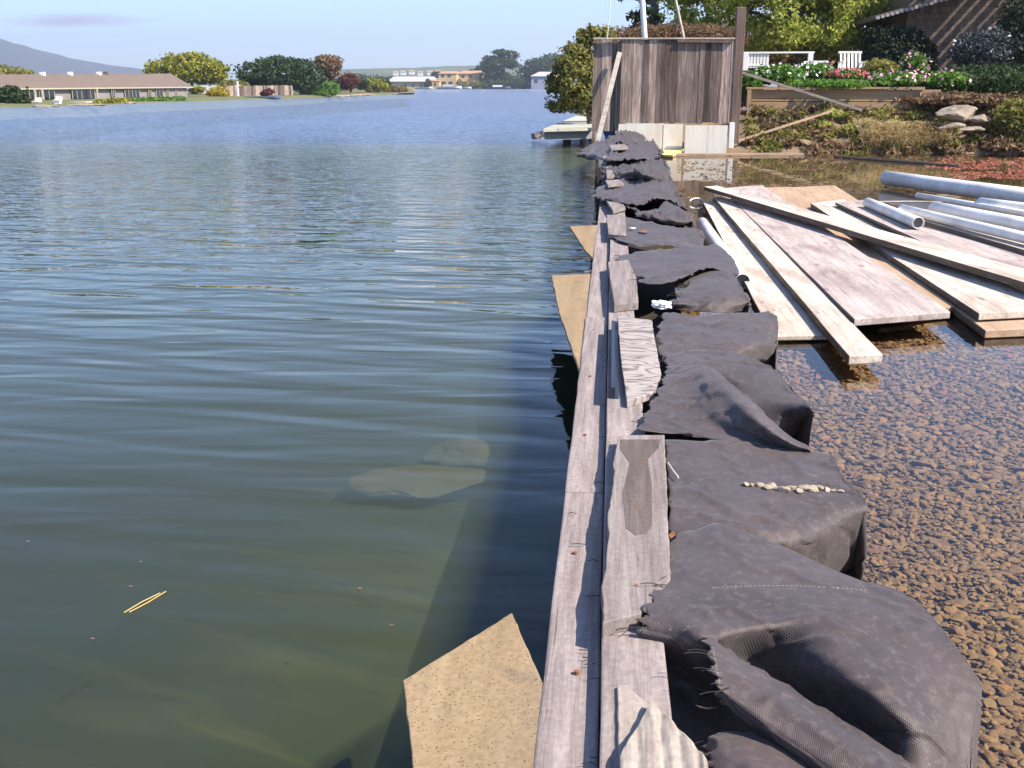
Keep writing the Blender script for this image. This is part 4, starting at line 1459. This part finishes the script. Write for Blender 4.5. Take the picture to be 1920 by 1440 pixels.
flower_bush('low green bush with sparse pink flowers, rightmost of the flowers', 1775, 152, 40, 16, 29, 'lf_fresh', 'fl_pink', 90, 10)
flower_bush('large grey-blue leaved bush against the shaded house wall', 1845, 92, 52, 34, 33, 'lf_grey', 'fl_white', 60, 11, n=2200)
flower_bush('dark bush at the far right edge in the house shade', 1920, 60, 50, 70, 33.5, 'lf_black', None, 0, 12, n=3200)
flower_bush('tangle of olive brush on the bank at the right edge', 1905, 225, 40, 34, 26.4, 'lf_olive', None, 0, 13, n=3600)
flower_bush('dry brown brush heap on the bank above the pale rocks', 1790, 186, 90, 11, 28.6, 'lf_brown', None, 0, 14, n=5200)

# shingled house with a pergola
def shingle_mat():
    m, nt, b = new_mat('wood_shingles')
    v = coords(nt, (1, 1, 1))
    sx = nd(nt, 'ShaderNodeSeparateXYZ', {0: v})
    cb = nd(nt, 'ShaderNodeCombineXYZ', {0: sx.outputs[0], 1: sx.outputs[2], 2: 0.0})
    br = nd(nt, 'ShaderNodeTexBrick', {'Scale': 1.0, 'Color1': (0.13, 0.098, 0.08, 1), 'Color2': (0.23, 0.18, 0.15, 1), 'Mortar': (0.075, 0.055, 0.045, 1), 'Mortar Size': 0.006, 'Brick Width': 0.14, 'Row Height': 0.19, 'Bias': -0.2})
    nt.links.new(cb.outputs[0], br.inputs['Vector'])
    n = noise_t(nt, v, 8, 5)
    col = mix(nt, 0.5, br.outputs['Color'], ramp(nt, n, [(0.3, (0.25,) * 3), (0.7, (0.7,) * 3)]), 'OVERLAY')
    nt.links.new(col, b.inputs['Base Color'])
    b.inputs['Roughness'].default_value = .9
    bump(nt, br.outputs['Fac'], b, -.02)
    return m


M['shingle'] = shingle_mat()
HY = 37.0
hs = empty('shingled_house', PY(1850, 150, HY), label='dark wood-shingled house with a pergola casting striped shadows', category='house')
a, b = PY(1690, 150, HY), PY(2300, -70, HY)
MB().box(((a.x + b.x) / 2, HY + 2.5, (1.0 + b.z) / 2), (b.x - a.x, 5, b.z - 1.0)).build('wall', M['shingle'], hs)
e1, e2 = PY(1640, 38, HY - 1.0), PY(1822, -12, HY - 1.0)
rz = Vector((0, 6, 0))
MB().prism([e1, e2, e2 + rz, e1 + rz], (0, 0, .14)).build('roof', M['shingle'], hs)
mb = MB()
for k in range(20):
    p = e1.lerp(e2, (k + .5) / 20)
    mb.box(p + Vector((0, -.06, .05)), (.11, .1, .09))
mb.build('shingle_edge', plain('grey_shingle_butts', (0.45, 0.40, 0.38), (0.30, 0.27, 0.26), 8, .9), hs)
pz = PY(1800, -45, HY).z
for k in range(17):
    x = PY(1740, 0, HY).x + k * .40
    MB().box((x, HY - 1.6, pz), (.23, 3.2, .06)).build('rafter', M['post'], hs)
MB().box((PY(1740, 0, HY).x + 3.2, HY - 3.1, pz - .17), (6.8, .14, .18)).build('pergola_beam', M['post'], hs)
for k in (3, 6.4):
    MB().box((PY(1740, 0, HY).x + k, HY - 3.1, (pz + 1.2) / 2 - .1), (.14, .14, pz - 1.4)).build('pergola_post', M['post'], hs)

# ------------------------------------------------------------------ floating weed and litter in the pond
def flakes(name, label, pts, size, mat, seed, cat, z=.004):
    rng = np.random.default_rng(seed)
    V, Fc = [], []
    for i, p in enumerate(pts):
        a = rng.uniform(0, 6.28)
        s = size * rng.uniform(.5, 1.4)
        u, w = Vector((math.cos(a), math.sin(a), rng.normal() * .15)) * s, Vector((-math.sin(a), math.cos(a), rng.normal() * .15)) * s * .45
        q = Vector((p[0], p[1], z + rng.uniform(0, .004)))
        k = len(V)
        V += [q - u, q - w, q + u, q + w]
        Fc.append([k, k + 1, k + 2, k + 3])
    return mk(name, V, Fc, mat, kind='stuff', label=label, category=cat)


M['redleaf'] = leaf('pink_red_leaves', [(0.24, 0.09, 0.06), (0.36, 0.17, 0.12), (0.33, 0.12, 0.085)], .1)
M['redweed'] = leaf('red_water_weed', [(0.20, 0.04, 0.025), (0.36, 0.10, 0.06), (0.42, 0.20, 0.12)], .1)
rng = np.random.default_rng(12)
pts = []
while len(pts) < 5200:
    a, b = rng.uniform(1660, 2050), rng.uniform(296, 345)
    if fbm(a * .012, b * .06, 2) + (a - 1820) / 350 > 0.0:
        pts.append(P(a, b, 0))
flakes('red_weed', 'floating mat of dark red water weed behind the white pipes', pts, .035, M['redweed'], 5, 'water weed')
pts = [P(rng.uniform(1440, 2000), 640 + abs(rng.normal()) * 75, -.05) for _ in range(170)]
flakes('red_leaves', 'small red leaves sunk on the gravel near the plank ends', pts, .024, M['redleaf'], 6, 'leaves', -.05)
pts = []
while len(pts) < 1500:
    a, b = rng.uniform(1270, 1760), rng.uniform(292, 372)
    if fbm(a * .01, b * .05, 8) > .02:
        pts.append(P(a, b, 0))
flakes('floating_litter', 'brown scum and leaf litter floating in front of the bank', pts, .045, M['lf_brown'], 7, 'leaf litter')

# pine needles on the lagoon
M['straw1'] = plain('straw_needle', (0.45, 0.33, 0.12), rough=.7)
for k, (a, b) in enumerate((((232, 1149), (300, 1112)), ((242, 1148), (311, 1109)))):
    MB().tube([P(*a, .003), P((a[0] + b[0]) / 2, (a[1] + b[1]) / 2 + (1.5 if k else -2), .003), P(*b, .003)], .0022, 5).build('pine_needle', M['straw1'], label='pair of straw coloured pine needles floating on the lagoon', category='needle', group='floating pine needles')
for k, (a, b) in enumerate(((264, 1053), (245, 1099), (674, 1103), (489, 771), (173, 1197), (734, 1172), (712, 638), (52, 1015))):
    p = P(a, b, .003)
    V, Fc = stone_base(2, 90 + k)
    mk('floating_seed', V * np.array([.006, .005, .003]) + np.array(p), Fc.tolist(), M['bark'], label='tiny dark seed floating on the open lagoon', category='seed', group='seeds floating on the lagoon')

# sunken stones in the lagoon
M['mudrock'] = plain('algae_covered_stone', (0.22, 0.19, 0.085), (0.15, 0.13, 0.065), 5, .95, .02, detail=8)
for i, (a, b, s, lb) in enumerate(((800, 895, (.34, .26, .11), 'largest flat sunken stone in the lagoon'), (875, 838, (.20, .20, .10), 'sunken stone behind the largest one, cut by the wall shadow'))):
    p = P(a, b, -.25)
    rock('sunken_stone', (p.x, p.y, -.275), s, M['mudrock'], lb, 120 + i, 'stone', 4)

# ------------------------------------------------------------------ far shore on the left
shore_px = [(-260, 207), (-120, 205), (0, 202), (60, 200), (190, 197.5), (240, 193.5), (380, 190), (470, 187), (560, 184.5), (620, 181), (700, 178.5), (772, 176.5)]
M['farland'] = plain('far_bank_soil', (0.15, 0.13, 0.07), (0.085, 0.12, 0.035), .35, .95, detail=6)
V, nrow = [], 6
for a, b in shore_px:
    p = P(a, b, 0)
    d = Vector((p.x, p.y, 0)).normalized()
    for off, z in ((-2, -.8), (0, .0), (1.2, .10), (8, .30), (60, .45), (260, .6)):
        q = p + d * off
        V.append((q.x, q.y, z))
e = Vector(V[-nrow + 1])
_d = Vector((e.x, e.y, 0)).normalized()
for off, z in ((-2, -.8), (0, -.1), (1.2, -.1), (4, -.1), (20, -.1), (50, -.1)):   # the point
    q = e + _d * off + Vector((1.0, 0, 0))
    V.append((q.x, q.y, z))
k = len(shore_px) + 1
Fc = [[i * nrow + j, (i + 1) * nrow + j, (i + 1) * nrow + j + 1, i * nrow + j + 1] for i in range(k - 1) for j in range(nrow - 1)]
mk('far_bank', V, Fc, M['farland'], smooth=True, kind='structure')
# far shore across the lagoon
M['farshore'] = plain('distant_shore_soil', (0.13, 0.14, 0.07), (0.20, 0.17, 0.10), .05, .95)
a, b = P(560, 166.6, 0), P(1150, 166.0, 0)
mk('distant_shore', [(a.x, a.y - 4, -.6), (b.x, b.y - 4, -.6), (b.x, b.y, .6), (a.x, a.y, .6), (a.x * 1.5, a.y + 500, 3), (b.x + 300, b.y + 500, 3)], [[0, 1, 2, 3], [3, 2, 5, 4]], M['farshore'], kind='structure')


def ground_at(px_, py_, Y):
    return PY(px_, py_, Y)


# long low house
M['roof'] = plain('brown_shingle_roof', (0.165, 0.125, 0.10), (0.125, 0.095, 0.078), 3, .9, detail=8)
M['stucco'] = plain('pale_stucco', (0.27, 0.24, 0.225), (0.21, 0.19, 0.18), 1, .9)  # wall colour darkened to carry the shade under the eaves
M['glass'] = plain('dark_window', (0.02, 0.025, 0.03), rough=.08, spec=.8)
M['cream_t'] = plain('cream_trim', (0.50, 0.44, 0.32), rough=.6)
lh = empty('long_house', PY(180, 188, 100), label='long low house with a brown roof on the left shore', category='house')
YA, YB = 88.0, 124.0
def hp(px_, z, off=0.0):
    """point on the front wall line of the long house seen at px, set back by off"""
    t = (px_ + 160) / (350 + 160)
    Y = 1 / ((1 - t) / 76.0 + t / 122.0)
    p = PY(px_, 162, Y)
    n = Vector((-.55, .83, 0))
    return Vector((p.x, p.y, z)) + n * off


eL, eR, rgL, rgR = hp(-160, 1.28, -.5), hp(361, 1.44, -.5), hp(-160, 2.35, 4), hp(335, 2.95, 4)
kL, kR = hp(-160, 1.28, 9), hp(352, 1.44, 9)
rr = MB()
rr.add([eL, eR, rgR, rgL, kL, kR], [[0, 1, 2, 3], [3, 2, 5, 4], [1, 5, 2], [0, 3, 4], [0, 4, 5, 1]])
rr.build('roof', M['roof'], lh)
MB().bar(eL + Vector((0, -.05, -.04)), eR + Vector((0, -.05, -.04)), .1, .12).build('eave_board', M['cream_t'], lh)
wm = MB()
pts = [hp(-160, 1.25), hp(350, 1.40), hp(350, 1.40, 8), hp(-160, 1.25, 8)]
wm.prism(pts, (0, 0, -1.2))
wm.build('wall', M['stucco'], lh)
for x0, x1 in ((-80, -40), (-30, 10), (45, 62), (66, 78), (80, 100), (134, 160), (160, 176), (208, 214), (233, 260), (277, 282), (292, 304), (311, 315), (328, 331)):
    a, b = hp(x0, 1.22, -.05), hp(x1, 1.22, -.05)
    d = (b - a)
    ang = math.atan2(d.y, d.x)
    MB().box(((a + b) / 2) + Vector((0, 0, -.4)), (d.length, .06, .85), Matrix.Rotation(ang, 3, 'Z')).build('window', M['glass'], lh)
    wf = MB()
    for q_ in range(max(2, int(d.length / .7)) + 1):
        pp = a.lerp(b, q_ / max(2, int(d.length / .7)))
        wf.box(pp + Vector((.02, -.05, -.4)), (.06, .05, .9))
    wf.build('window_frame', M['cream_t'], [o_ for o_ in lh.children if o_.name.startswith('window') and 'frame' not in o_.name][-1])
for px_ in (142, 150, 196, 240, 300):
    pass
for px_ in (90, 143, 198, 212):
    p = hp(px_, 2.62 + (px_ - 90) * .0014, 4)
    MB().box(p, (.4, .4, .34)).build('roof_vent', M['white' if px_ != 212 else 'roof'], lh)
for px_ in (63, 77, 180):
    a = hp(px_, 1.26, -.35)
    MB().box(a + Vector((0, 0, -.45)), (.14, .14, .95)).build('porch_post', M['cream_t'], lh)


def far_tree(name, label, lobes, Y, n, size, mat, seed, cat='tree', r=.25, ground=.6, gap=.2, depth=1.0, basepx=None):
    bl = blobs_px(lobes, Y, depth)
    bx = PY(basepx, 162, Y).x if basepx else bl[0][0]
    return tree(name, label, cat, bl, n, size, mat, seed, base=(bx, Y, ground), r=r, gap=gap)


far_tree('shore_bush', 'dark green bush at the left edge in front of the long house', [(18, 182, 34, 20), (-20, 184, 36, 20), (40, 188, 16, 13)], 82, 2600, .26, 'lf_dark', 21, 'bush', .08)
far_tree('shade_tree', 'round olive tree behind the left end of the long house', [(15, 140, 46, 16), (-40, 142, 46, 16), (45, 143, 20, 10)], 135, 2000, .45, 'lf_olive', 22)
far_tree('shade_tree', 'broad domed yellow-green tree behind the right end of the long house', [(350, 128, 60, 24), (305, 132, 34, 18), (395, 132, 34, 20), (350, 115, 46, 16), (330, 145, 36, 12), (385, 145, 36, 12), (415, 142, 16, 12)], 150, 5200, .42, 'lf_yellow', 23, gap=.28)
far_tree('shade_tree', 'broad dark green tree between the yellow-green tree and the brown tree', [(525, 135, 62, 26), (475, 140, 34, 22), (575, 140, 32, 24), (520, 120, 40, 14), (560, 125, 30, 14), (490, 152, 40, 16), (565, 155, 40, 14)], 155, 5200, .42, 'lf_dark', 24, gap=.28)
far_tree('shade_tree', 'brown boxy tree beside the broad dark green one', [(615, 122, 24, 17), (604, 117, 14, 12), (628, 117, 13, 12), (617, 138, 18, 10)], 170, 1500, .42, 'lf_brown', 25, gap=.3)
far_tree('maroon_tree', 'small maroon tree near the tip of the left shore', [(655, 152, 18, 15), (645, 158, 14, 12)], 180, 1100, .34, 'lf_red', 26)
far_tree('gold_bush', 'golden yellow bush beside the right end of the long house', [(409, 173, 19, 10), (402, 175, 13, 8), (418, 175, 12, 8)], 128, 1300, .22, 'lf_gold', 27, 'bush', .06)
far_tree('shrub', 'small flat green shrub against the end wall of the long house', [(371, 168, 14, 6), (365, 170, 10, 6)], 124, 600, .22, 'lf_yellow', 28, 'shrub', .05)
far_tree('shrub', 'bright green shrub right of the far shore fence', [(600, 160, 30, 8), (580, 164, 22, 10), (620, 165, 18, 10), (596, 172, 40, 9)], 160, 2400, .28, 'lf_fresh', 29, 'shrub', .06)
far_tree('shrub', 'yellow-green shrub right of the maroon tree', [(697, 156, 26, 9), (680, 160, 16, 8), (712, 162, 18, 7)], 205, 1300, .36, 'lf_yellow', 30, 'shrub', .08)
far_tree('shrub', 'brownish shrub at the tip of the left shore', [(725, 164, 20, 7), (742, 168, 14, 6), (700, 168, 16, 6)], 220, 900, .36, 'lf_brown', 31, 'shrub', .08)
far_tree('shrub', 'small tan and olive shrub, last one on the left shore point', [(755, 168, 10, 6), (748, 171, 10, 5)], 226, 500, .32, 'lf_olive', 32, 'shrub', .06)
far_tree('shrub', 'low red flowered shrub before the far shore fence', [(503, 172, 12, 6), (497, 176, 10, 4)], 134, 500, .2, 'lf_red', 33, 'shrub', .05)
far_tree('shrub', 'green shrub between the yellow-green and dark trees', [(432, 158, 20, 8), (450, 160, 16, 8)], 146, 900, .3, 'lf_olive', 34, 'shrub', .08)
for k, (a, b) in enumerate(((185, 245), (246, 345))):
    rng = np.random.default_rng(60 + k)
    bl = []
    for px_ in np.arange(a, b, 6):
        yw = float(np.interp(px_, [q_[0] for q_ in shore_px], [q_[1] for q_ in shore_px]))
        bl += blobs_px([(px_, yw - 5.0, 8, 4.5)], 3043 / (yw - 162) + 2.0)
    V, Fc = leaf_cloud(bl, 1500, .22, rng, .3)
    mk('low_hedge', V, Fc, M['lf_yellow' if k == 0 else 'lf_fresh'], label=('yellow-green low hedge below the middle of the long house', 'green low hedge below the right part of the long house')[k], category='hedge')

rng = np.random.default_rng(66)
bl = []
for px_ in np.arange(372, 735, 13):
    bl += blobs_px([(px_ + rng.uniform(-5, 5), 160 - rng.uniform(0, 7), 13, 7)], 200 + rng.uniform(-10, 20))
V, Fc = leaf_cloud(bl, 5200, .42, rng, .3)
mk('tree_belt', V, Fc, M['lf_dark'], kind='stuff', label='low belt of dark green trees filling the gaps along the left shore', category='trees')
# fence, boats, bits on the left shore
ff = empty('shore_fence', PY(480, 182, 138), label='grey-brown board fence on the far left shore under the dark tree', category='fence')
a, b = PY(425, 161, 134), PY(548, 160, 146)
d = (b - a)
mb = MB()
rnd = random.Random(5)
for k in range(46):
    p = a.lerp(b, (k + .5) / 46)
    mb.box(p + Vector((0, 0, -.65 + rnd.uniform(-.02, .02))), (d.length / 46 * .93, .04, 1.3), Matrix.Rotation(math.atan2(d.y, d.x), 3, 'Z'))
mb.build('board_panel', M['fence'], ff)
for t in (.2, .55, .85):
    p = a.lerp(b, t)
    MB().box(p + Vector((0, -.08, -.6)), (.12, .12, 1.4)).build('post', M['post'], ff)


def boat(label, px_, py_, L, W_, H, rot, mat, seed=0, name='boat', cover=None):
    c = P(px_, py_, 0.0)
    root = empty(name, c, label=label, category='boat')
    Rz = Matrix.Rotation(rot, 3, 'Z')
    V, Fc = [], []
    n = 10
    for i in range(n + 1):
        t = i / n
        w = W_ * .5 * (math.sin(math.pi * (.12 + .75 * t)) ** .6) * (1 if t < .8 else (1 - (t - .8) * 3.8))
        x = (t - .5) * L
        sh = H * (1 + .25 * t * t)
        for (yy, zz) in ((-w, sh), (-w * .8, sh * .4), (0, -.1), (w * .8, sh * .4), (w, sh)):
            p = Rz @ Vector((x, yy, zz)) + c
            V.append(p)
    for i in range(n):
        for j in range(4):
            q = i * 5 + j
            Fc.append([q, q + 1, q + 6, q + 5])
        Fc.append([i * 5, i * 5 + 5, i * 5 + 9, i * 5 + 4])
    Fc.append([0, 1, 2, 3, 4])
    MB().add(V, Fc).build('hull', mat, root)
    if cover:
        MB().box(c + Rz @ Vector((-.05 * L, 0, H * 1.45)), (L * .4, W_ * .6, H * .8), Rz).build('cabin', cover, root)
    return root


M['bluecover'] = plain('blue_grey_cover', (0.10, 0.13, 0.20), (0.16, 0.19, 0.26), 3, .7)
boat('white dinghy pulled up on the shore before the long house', 138, 196.5, 3.0, .9, .22, R(35), M['white'])
boat('small boat under a dark blue cover before the far shore fence', 492, 186.0, 4.6, 1.2, .32, R(30), M['bluecover'])
boat('low dark rowboat at the tip of the left shore', 757, 177.2, 4.0, 1.2, .25, R(10), M['dark_face'])
wp = MB()
a, b = PY(446, 152, 131), PY(446, 184, 131)
wp.box((a + b) / 2, (.18, .18, a.z - b.z)).box(PY(446, 160, 131), (.7, .1, .12))
wp.build('mooring_post', M['white'], label='white post with a short crossbar at the left end of the far fence', category='post')
for px_, py_, lb in ((69, 190.5, 'white garden seat on the shore beside the dark green bush'), (108, 188, 'white garden seat on the shore before the long house window')):
    p = PY(px_, py_, 84)
    st = empty('garden_chair', p, label=lb, category='chair')
    MB().box(p, (.55, .5, .08)).build('seat', M['white'], st)
    MB().box(p + Vector((0, .25, .18)), (.55, .06, .3)).build('backrest', M['white'], st)
    MB().box(p + Vector((0, 0, -.15)), (.45, .4, .25)).build('leg', M['white'], st)
rnd = random.Random(8)
M['redrock'] = plain('reddish_shore_rock', (0.36, 0.22, 0.16), (0.46, 0.34, 0.26), 2, .9)
for k in range(26):
    a = rnd.uniform(60, 245) if k < 12 else rnd.uniform(610, 760)
    ypx = np.interp(a, [s[0] for s in shore_px], [s[1] for s in shore_px]) - rnd.uniform(.2, 1.6)
    p = P(a, ypx, 0.05)
    s = rnd.uniform(.2, .5) * (1 if k < 12 else 1.7)
    rock('shore_rock', p, (s * 1.4, s, s * .7), M['rock'] if k < 12 else M['redrock'], 'pale rock along the waterline before the long house' if k < 12 else 'reddish rock along the tip of the left shore', 200 + k, 'rock', 2, 'pale rocks before the long house' if k < 12 else 'reddish rocks at the left shore tip')


def far_house(name, label, px0, px1, py_eave, py_base, py_ridge, Y, wallm, roofm, depth=9, wins=(), hip=.0):
    a, b = PY(px0, py_eave, Y), PY(px1, py_base, Y)
    rt = PY(px0, py_ridge, Y).z
    root = empty(name, ((a.x + b.x) / 2, Y, b.z), label=label, category='house')
    MB().box(((a.x + b.x) / 2, Y + depth / 2, (a.z + b.z - 2) / 2), (b.x - a.x, depth, a.z - b.z + 2)).build('wall', wallm, root)
    o = .04 * (b.x - a.x)
    x0, x1 = a.x - o, b.x + o
    h = hip * (b.x - a.x)
    V = [(x0, Y - o, a.z), (x1, Y - o, a.z), (x1, Y + depth + o, a.z), (x0, Y + depth + o, a.z), (x0 + h, Y + depth / 2, rt), (x1 - h, Y + depth / 2, rt)]
    MB().add(V, [[0, 1, 5, 4], [2, 3, 4, 5], [1, 2, 5], [3, 0, 4], [3, 2, 1, 0]]).build('roof', roofm, root)
    for (x, y0, w, h_) in wins:
        c = PY(x, y0, Y - .05)
        MB().box(c, (w * Y / 2029, .12, h_ * Y / 2029)).build('window', M['glass'], root)
    return root


M['whiteroof'] = plain('white_roof', (0.46, 0.45, 0.44), (0.40, 0.39, 0.38), .3, .6)
M['ochre'] = plain('ochre_wall', (0.60, 0.45, 0.22), (0.52, 0.38, 0.18), .2, .9)
M['tile'] = plain('orange_tile_roof', (0.46, 0.26, 0.16), (0.38, 0.21, 0.13), .5, .9)
M['bluewall'] = plain('grey_blue_wall', (0.30, 0.34, 0.42), (0.26, 0.29, 0.36), .3, .9)
far_house('far_house', 'white and blue house partly hidden behind the yellow-green tree', 362, 420, 153, 162, 147, 165, M['white'], M['bluewall'], 6, [(375, 156, 6, 4), (395, 156, 6, 4), (410, 156, 6, 4)])
far_house('far_house', 'long white-roofed building across the lagoon', 728, 808, 153, 167, 143, 660, M['ochre'], M['whiteroof'], 30, [(775, 160, 5, 5), (790, 160, 5, 5), (760, 160, 5, 5)], .06)
far_house('far_house', 'two-storey ochre house with an orange roof across the lagoon, left one', 822, 856, 138, 167, 133, 655, M['ochre'], M['tile'], 22, [(830, 142, 6, 5), (842, 142, 6, 5), (832, 157, 8, 8), (845, 157, 8, 8)], .15)
far_house('far_house', 'two-storey ochre house with an orange roof across the lagoon, right one', 858, 902, 138, 167, 132, 665, M['ochre'], M['tile'], 22, [(868, 143, 6, 5), (882, 143, 6, 5), (870, 157, 7, 8), (890, 157, 7, 8)], .15)
far_house('far_house', 'low ochre house wing beside the white-roofed building', 802, 824, 152, 167, 149, 650, M['ochre'], M['tile'], 14, [(808, 158, 4, 5), (816, 158, 4, 5)], .1)
far_house('far_house', 'grey house with a pale roof between the far pines and the shrub', 996, 1048, 143, 166, 134, 640, M['bluewall'], M['whiteroof'], 30, [(1005, 152, 6, 6), (1030, 152, 6, 6)], .25)
far_tree('pine_tree', 'tall umbrella-crowned pine across the lagoon beside the ochre houses', [(938, 118, 30, 9), (925, 112, 20, 8), (952, 104, 22, 8), (940, 98, 18, 5), (915, 124, 18, 9), (960, 122, 16, 7), (930, 138, 20, 12), (945, 150, 26, 12), (912, 145, 14, 10)], 660, 2800, 1.3, 'lf_dark', 41, r=.7, ground=1, gap=.35)
far_tree('pine_tree', 'broad dark pine across the lagoon, right of the tall umbrella pine', [(1020, 118, 34, 10), (1000, 128, 26, 12), (1040, 110, 26, 9), (985, 140, 22, 14), (1010, 145, 30, 12), (1045, 130, 26, 14)], 680, 2600, 1.3, 'lf_dark', 42, r=.6, ground=1, gap=.3)
far_tree('shore_trees', 'dark low tree mass at the waterline under the tall pine', [(915, 158, 16, 9), (935, 160, 18, 8), (955, 160, 18, 8), (975, 158, 18, 9)], 650, 1600, 1.2, 'lf_dark', 43, r=.3, ground=1)
far_tree('far_shrub', 'green shrub before the right ochre house across the lagoon', [(893, 158, 10, 6), (885, 161, 8, 5)], 645, 500, 1.1, 'lf_yellow', 44, 'shrub', .2, 1)
far_tree('far_shrub', 'dark shrub before the left ochre house across the lagoon', [(862, 157, 6, 8), (866, 160, 6, 6)], 645, 400, 1.0, 'lf_olive', 45, 'shrub', .2, 1)
far_tree('far_shrub', 'dark shrub at the right end of the white-roofed building', [(803, 156, 5, 8), (800, 160, 5, 6)], 645, 400, 1.0, 'lf_dark', 46, 'shrub', .2, 1)
far_tree('far_trees', 'grey-green trees left of the white-roofed building', [(700, 150, 30, 8), (665, 148, 30, 9), (735, 152, 20, 8)], 700, 1400, 1.4, 'lf_dark', 47, r=.3, ground=1)
far_tree('far_trees', 'dark green trees behind the ochre houses and left of the tall pine', [(890, 138, 16, 8), (905, 132, 14, 8), (820, 140, 12, 6)], 700, 900, 1.3, 'lf_dark', 48, r=.3, ground=1)
boat('white boat moored before the ochre houses', 842, 167.3, 14, 4, 1.4, R(5), M['white'], cover=M['whiteroof'])
boat('white boat with a low hull moored right of the ochre houses', 868, 167.0, 10, 3, 1.1, R(5), M['white'])
boat('white motorboat moored before the grey pale-roofed house', 996, 166.6, 16, 5, 1.8, R(5), M['white'], cover=M['whiteroof'])
boat('dark covered boat moored under the far pines', 935, 167.0, 14, 4, 1.2, R(5), M['bluecover'], cover=M['white'])
boat('white boat moored before the white-roofed building', 795, 167.2, 10, 3, 1.0, R(5), M['white'])

# ------------------------------------------------------------------ hills and mountain
def ridge(name, pts, Y, mat, back=600, seed=0, rough=.02):
    """a hill range from its skyline, with a sloping front"""
    n = 90
    xs_, zs_ = [], []
    X = [p[0] for p in pts]
    Zp = [p[1] for p in pts]
    V, Fc = [], []
    rows = 14
    for i in range(n + 1):
        px_ = X[0] + (X[-1] - X[0]) * i / n
        py_ = float(np.interp(px_, X, Zp))
        top = PY(px_, py_, Y)
        for j in range(rows + 1):
            t = j / rows
            yy = Y - back * (1 - t)
            s = t ** 1.3
            z = top.z * s - 8 * (1 - t) + top.z * rough * fbm(i * .35 + seed, j * .6, seed, 5) * (1 if j < rows else .6)
            V.append((top.x * yy / Y, yy, z))
        V.append((top.x * (Y + back) / Y, Y + back, -10))
    m = rows + 2
    for i in range(n):
        for j in range(m - 1):
            a = i * m + j
            Fc.append([a, a + m, a + m + 1, a + 1])
    mk(name, V, Fc, mat, smooth=True, kind='structure')


M['mount'] = plain('forested_mountain', (0.025, 0.04, 0.055), (0.05, 0.062, 0.072), .006, .95, detail=9)  # blue of the distant air mixed into the forest colour
M['hill'] = plain('grassy_hill', (0.10, 0.13, 0.05), (0.04, 0.06, 0.03), .012, .95, detail=9)
ridge('mountain', [(-420, 10), (-200, 36), (-60, 60), (0, 72), (60, 90), (130, 108), (200, 121), (270, 130), (340, 142), (430, 158)], 3000, M['mount'], 900, 1, .05)
ridge('hills', [(560, 150), (640, 130), (700, 128), (780, 127), (850, 124), (905, 122), (960, 128), (1060, 126), (1200, 124)], 2000, M['hill'], 500, 4, .06)
for k, px_ in enumerate((742, 756, 772, 788, 806, 822)):
    p = PY(px_, 139 - (k % 3), 1200)
    r_ = empty('hill_house', p, label='tiny pale house on the far hillside above the white roof', category='house', group='houses on the far hillside')
    MB().box(p, (5.5, 4, 3.4)).build('wall', M['white'], r_)
    MB().add([p + Vector(q) for q in ((-3.2, -2.3, 1.7), (3.2, -2.3, 1.7), (3.2, 2.3, 1.7), (-3.2, 2.3, 1.7), (-2.6, 0, 3.2), (2.6, 0, 3.2))], [[0, 1, 5, 4], [2, 3, 4, 5], [1, 2, 5], [3, 0, 4]]).build('roof', M['tile'], r_)

# ------------------------------------------------------------------ air between here and the mountain
def haze():
    m = bpy.data.materials.new('pale_air')
    m.use_nodes = True
    nt = m.node_tree
    nt.nodes.remove(nt.nodes['Principled BSDF'])
    pv = nt.nodes.new('ShaderNodeVolumePrincipled')
    pv.inputs['Color'].default_value = (0.75, 0.83, 1.0, 1)
    pv.inputs['Density'].default_value = 0.00025
    pv.inputs['Anisotropy'].default_value = 0.2
    nt.links.new(pv.outputs[0], nt.nodes['Material Output'].inputs['Volume'])
    mb = MB().box((0, 2900, 148.0), (10400, 7000, 310))
    mb.build('haze', m, kind='stuff', label='thin pale blue haze over the lagoon and mountain', category='haze')


haze()
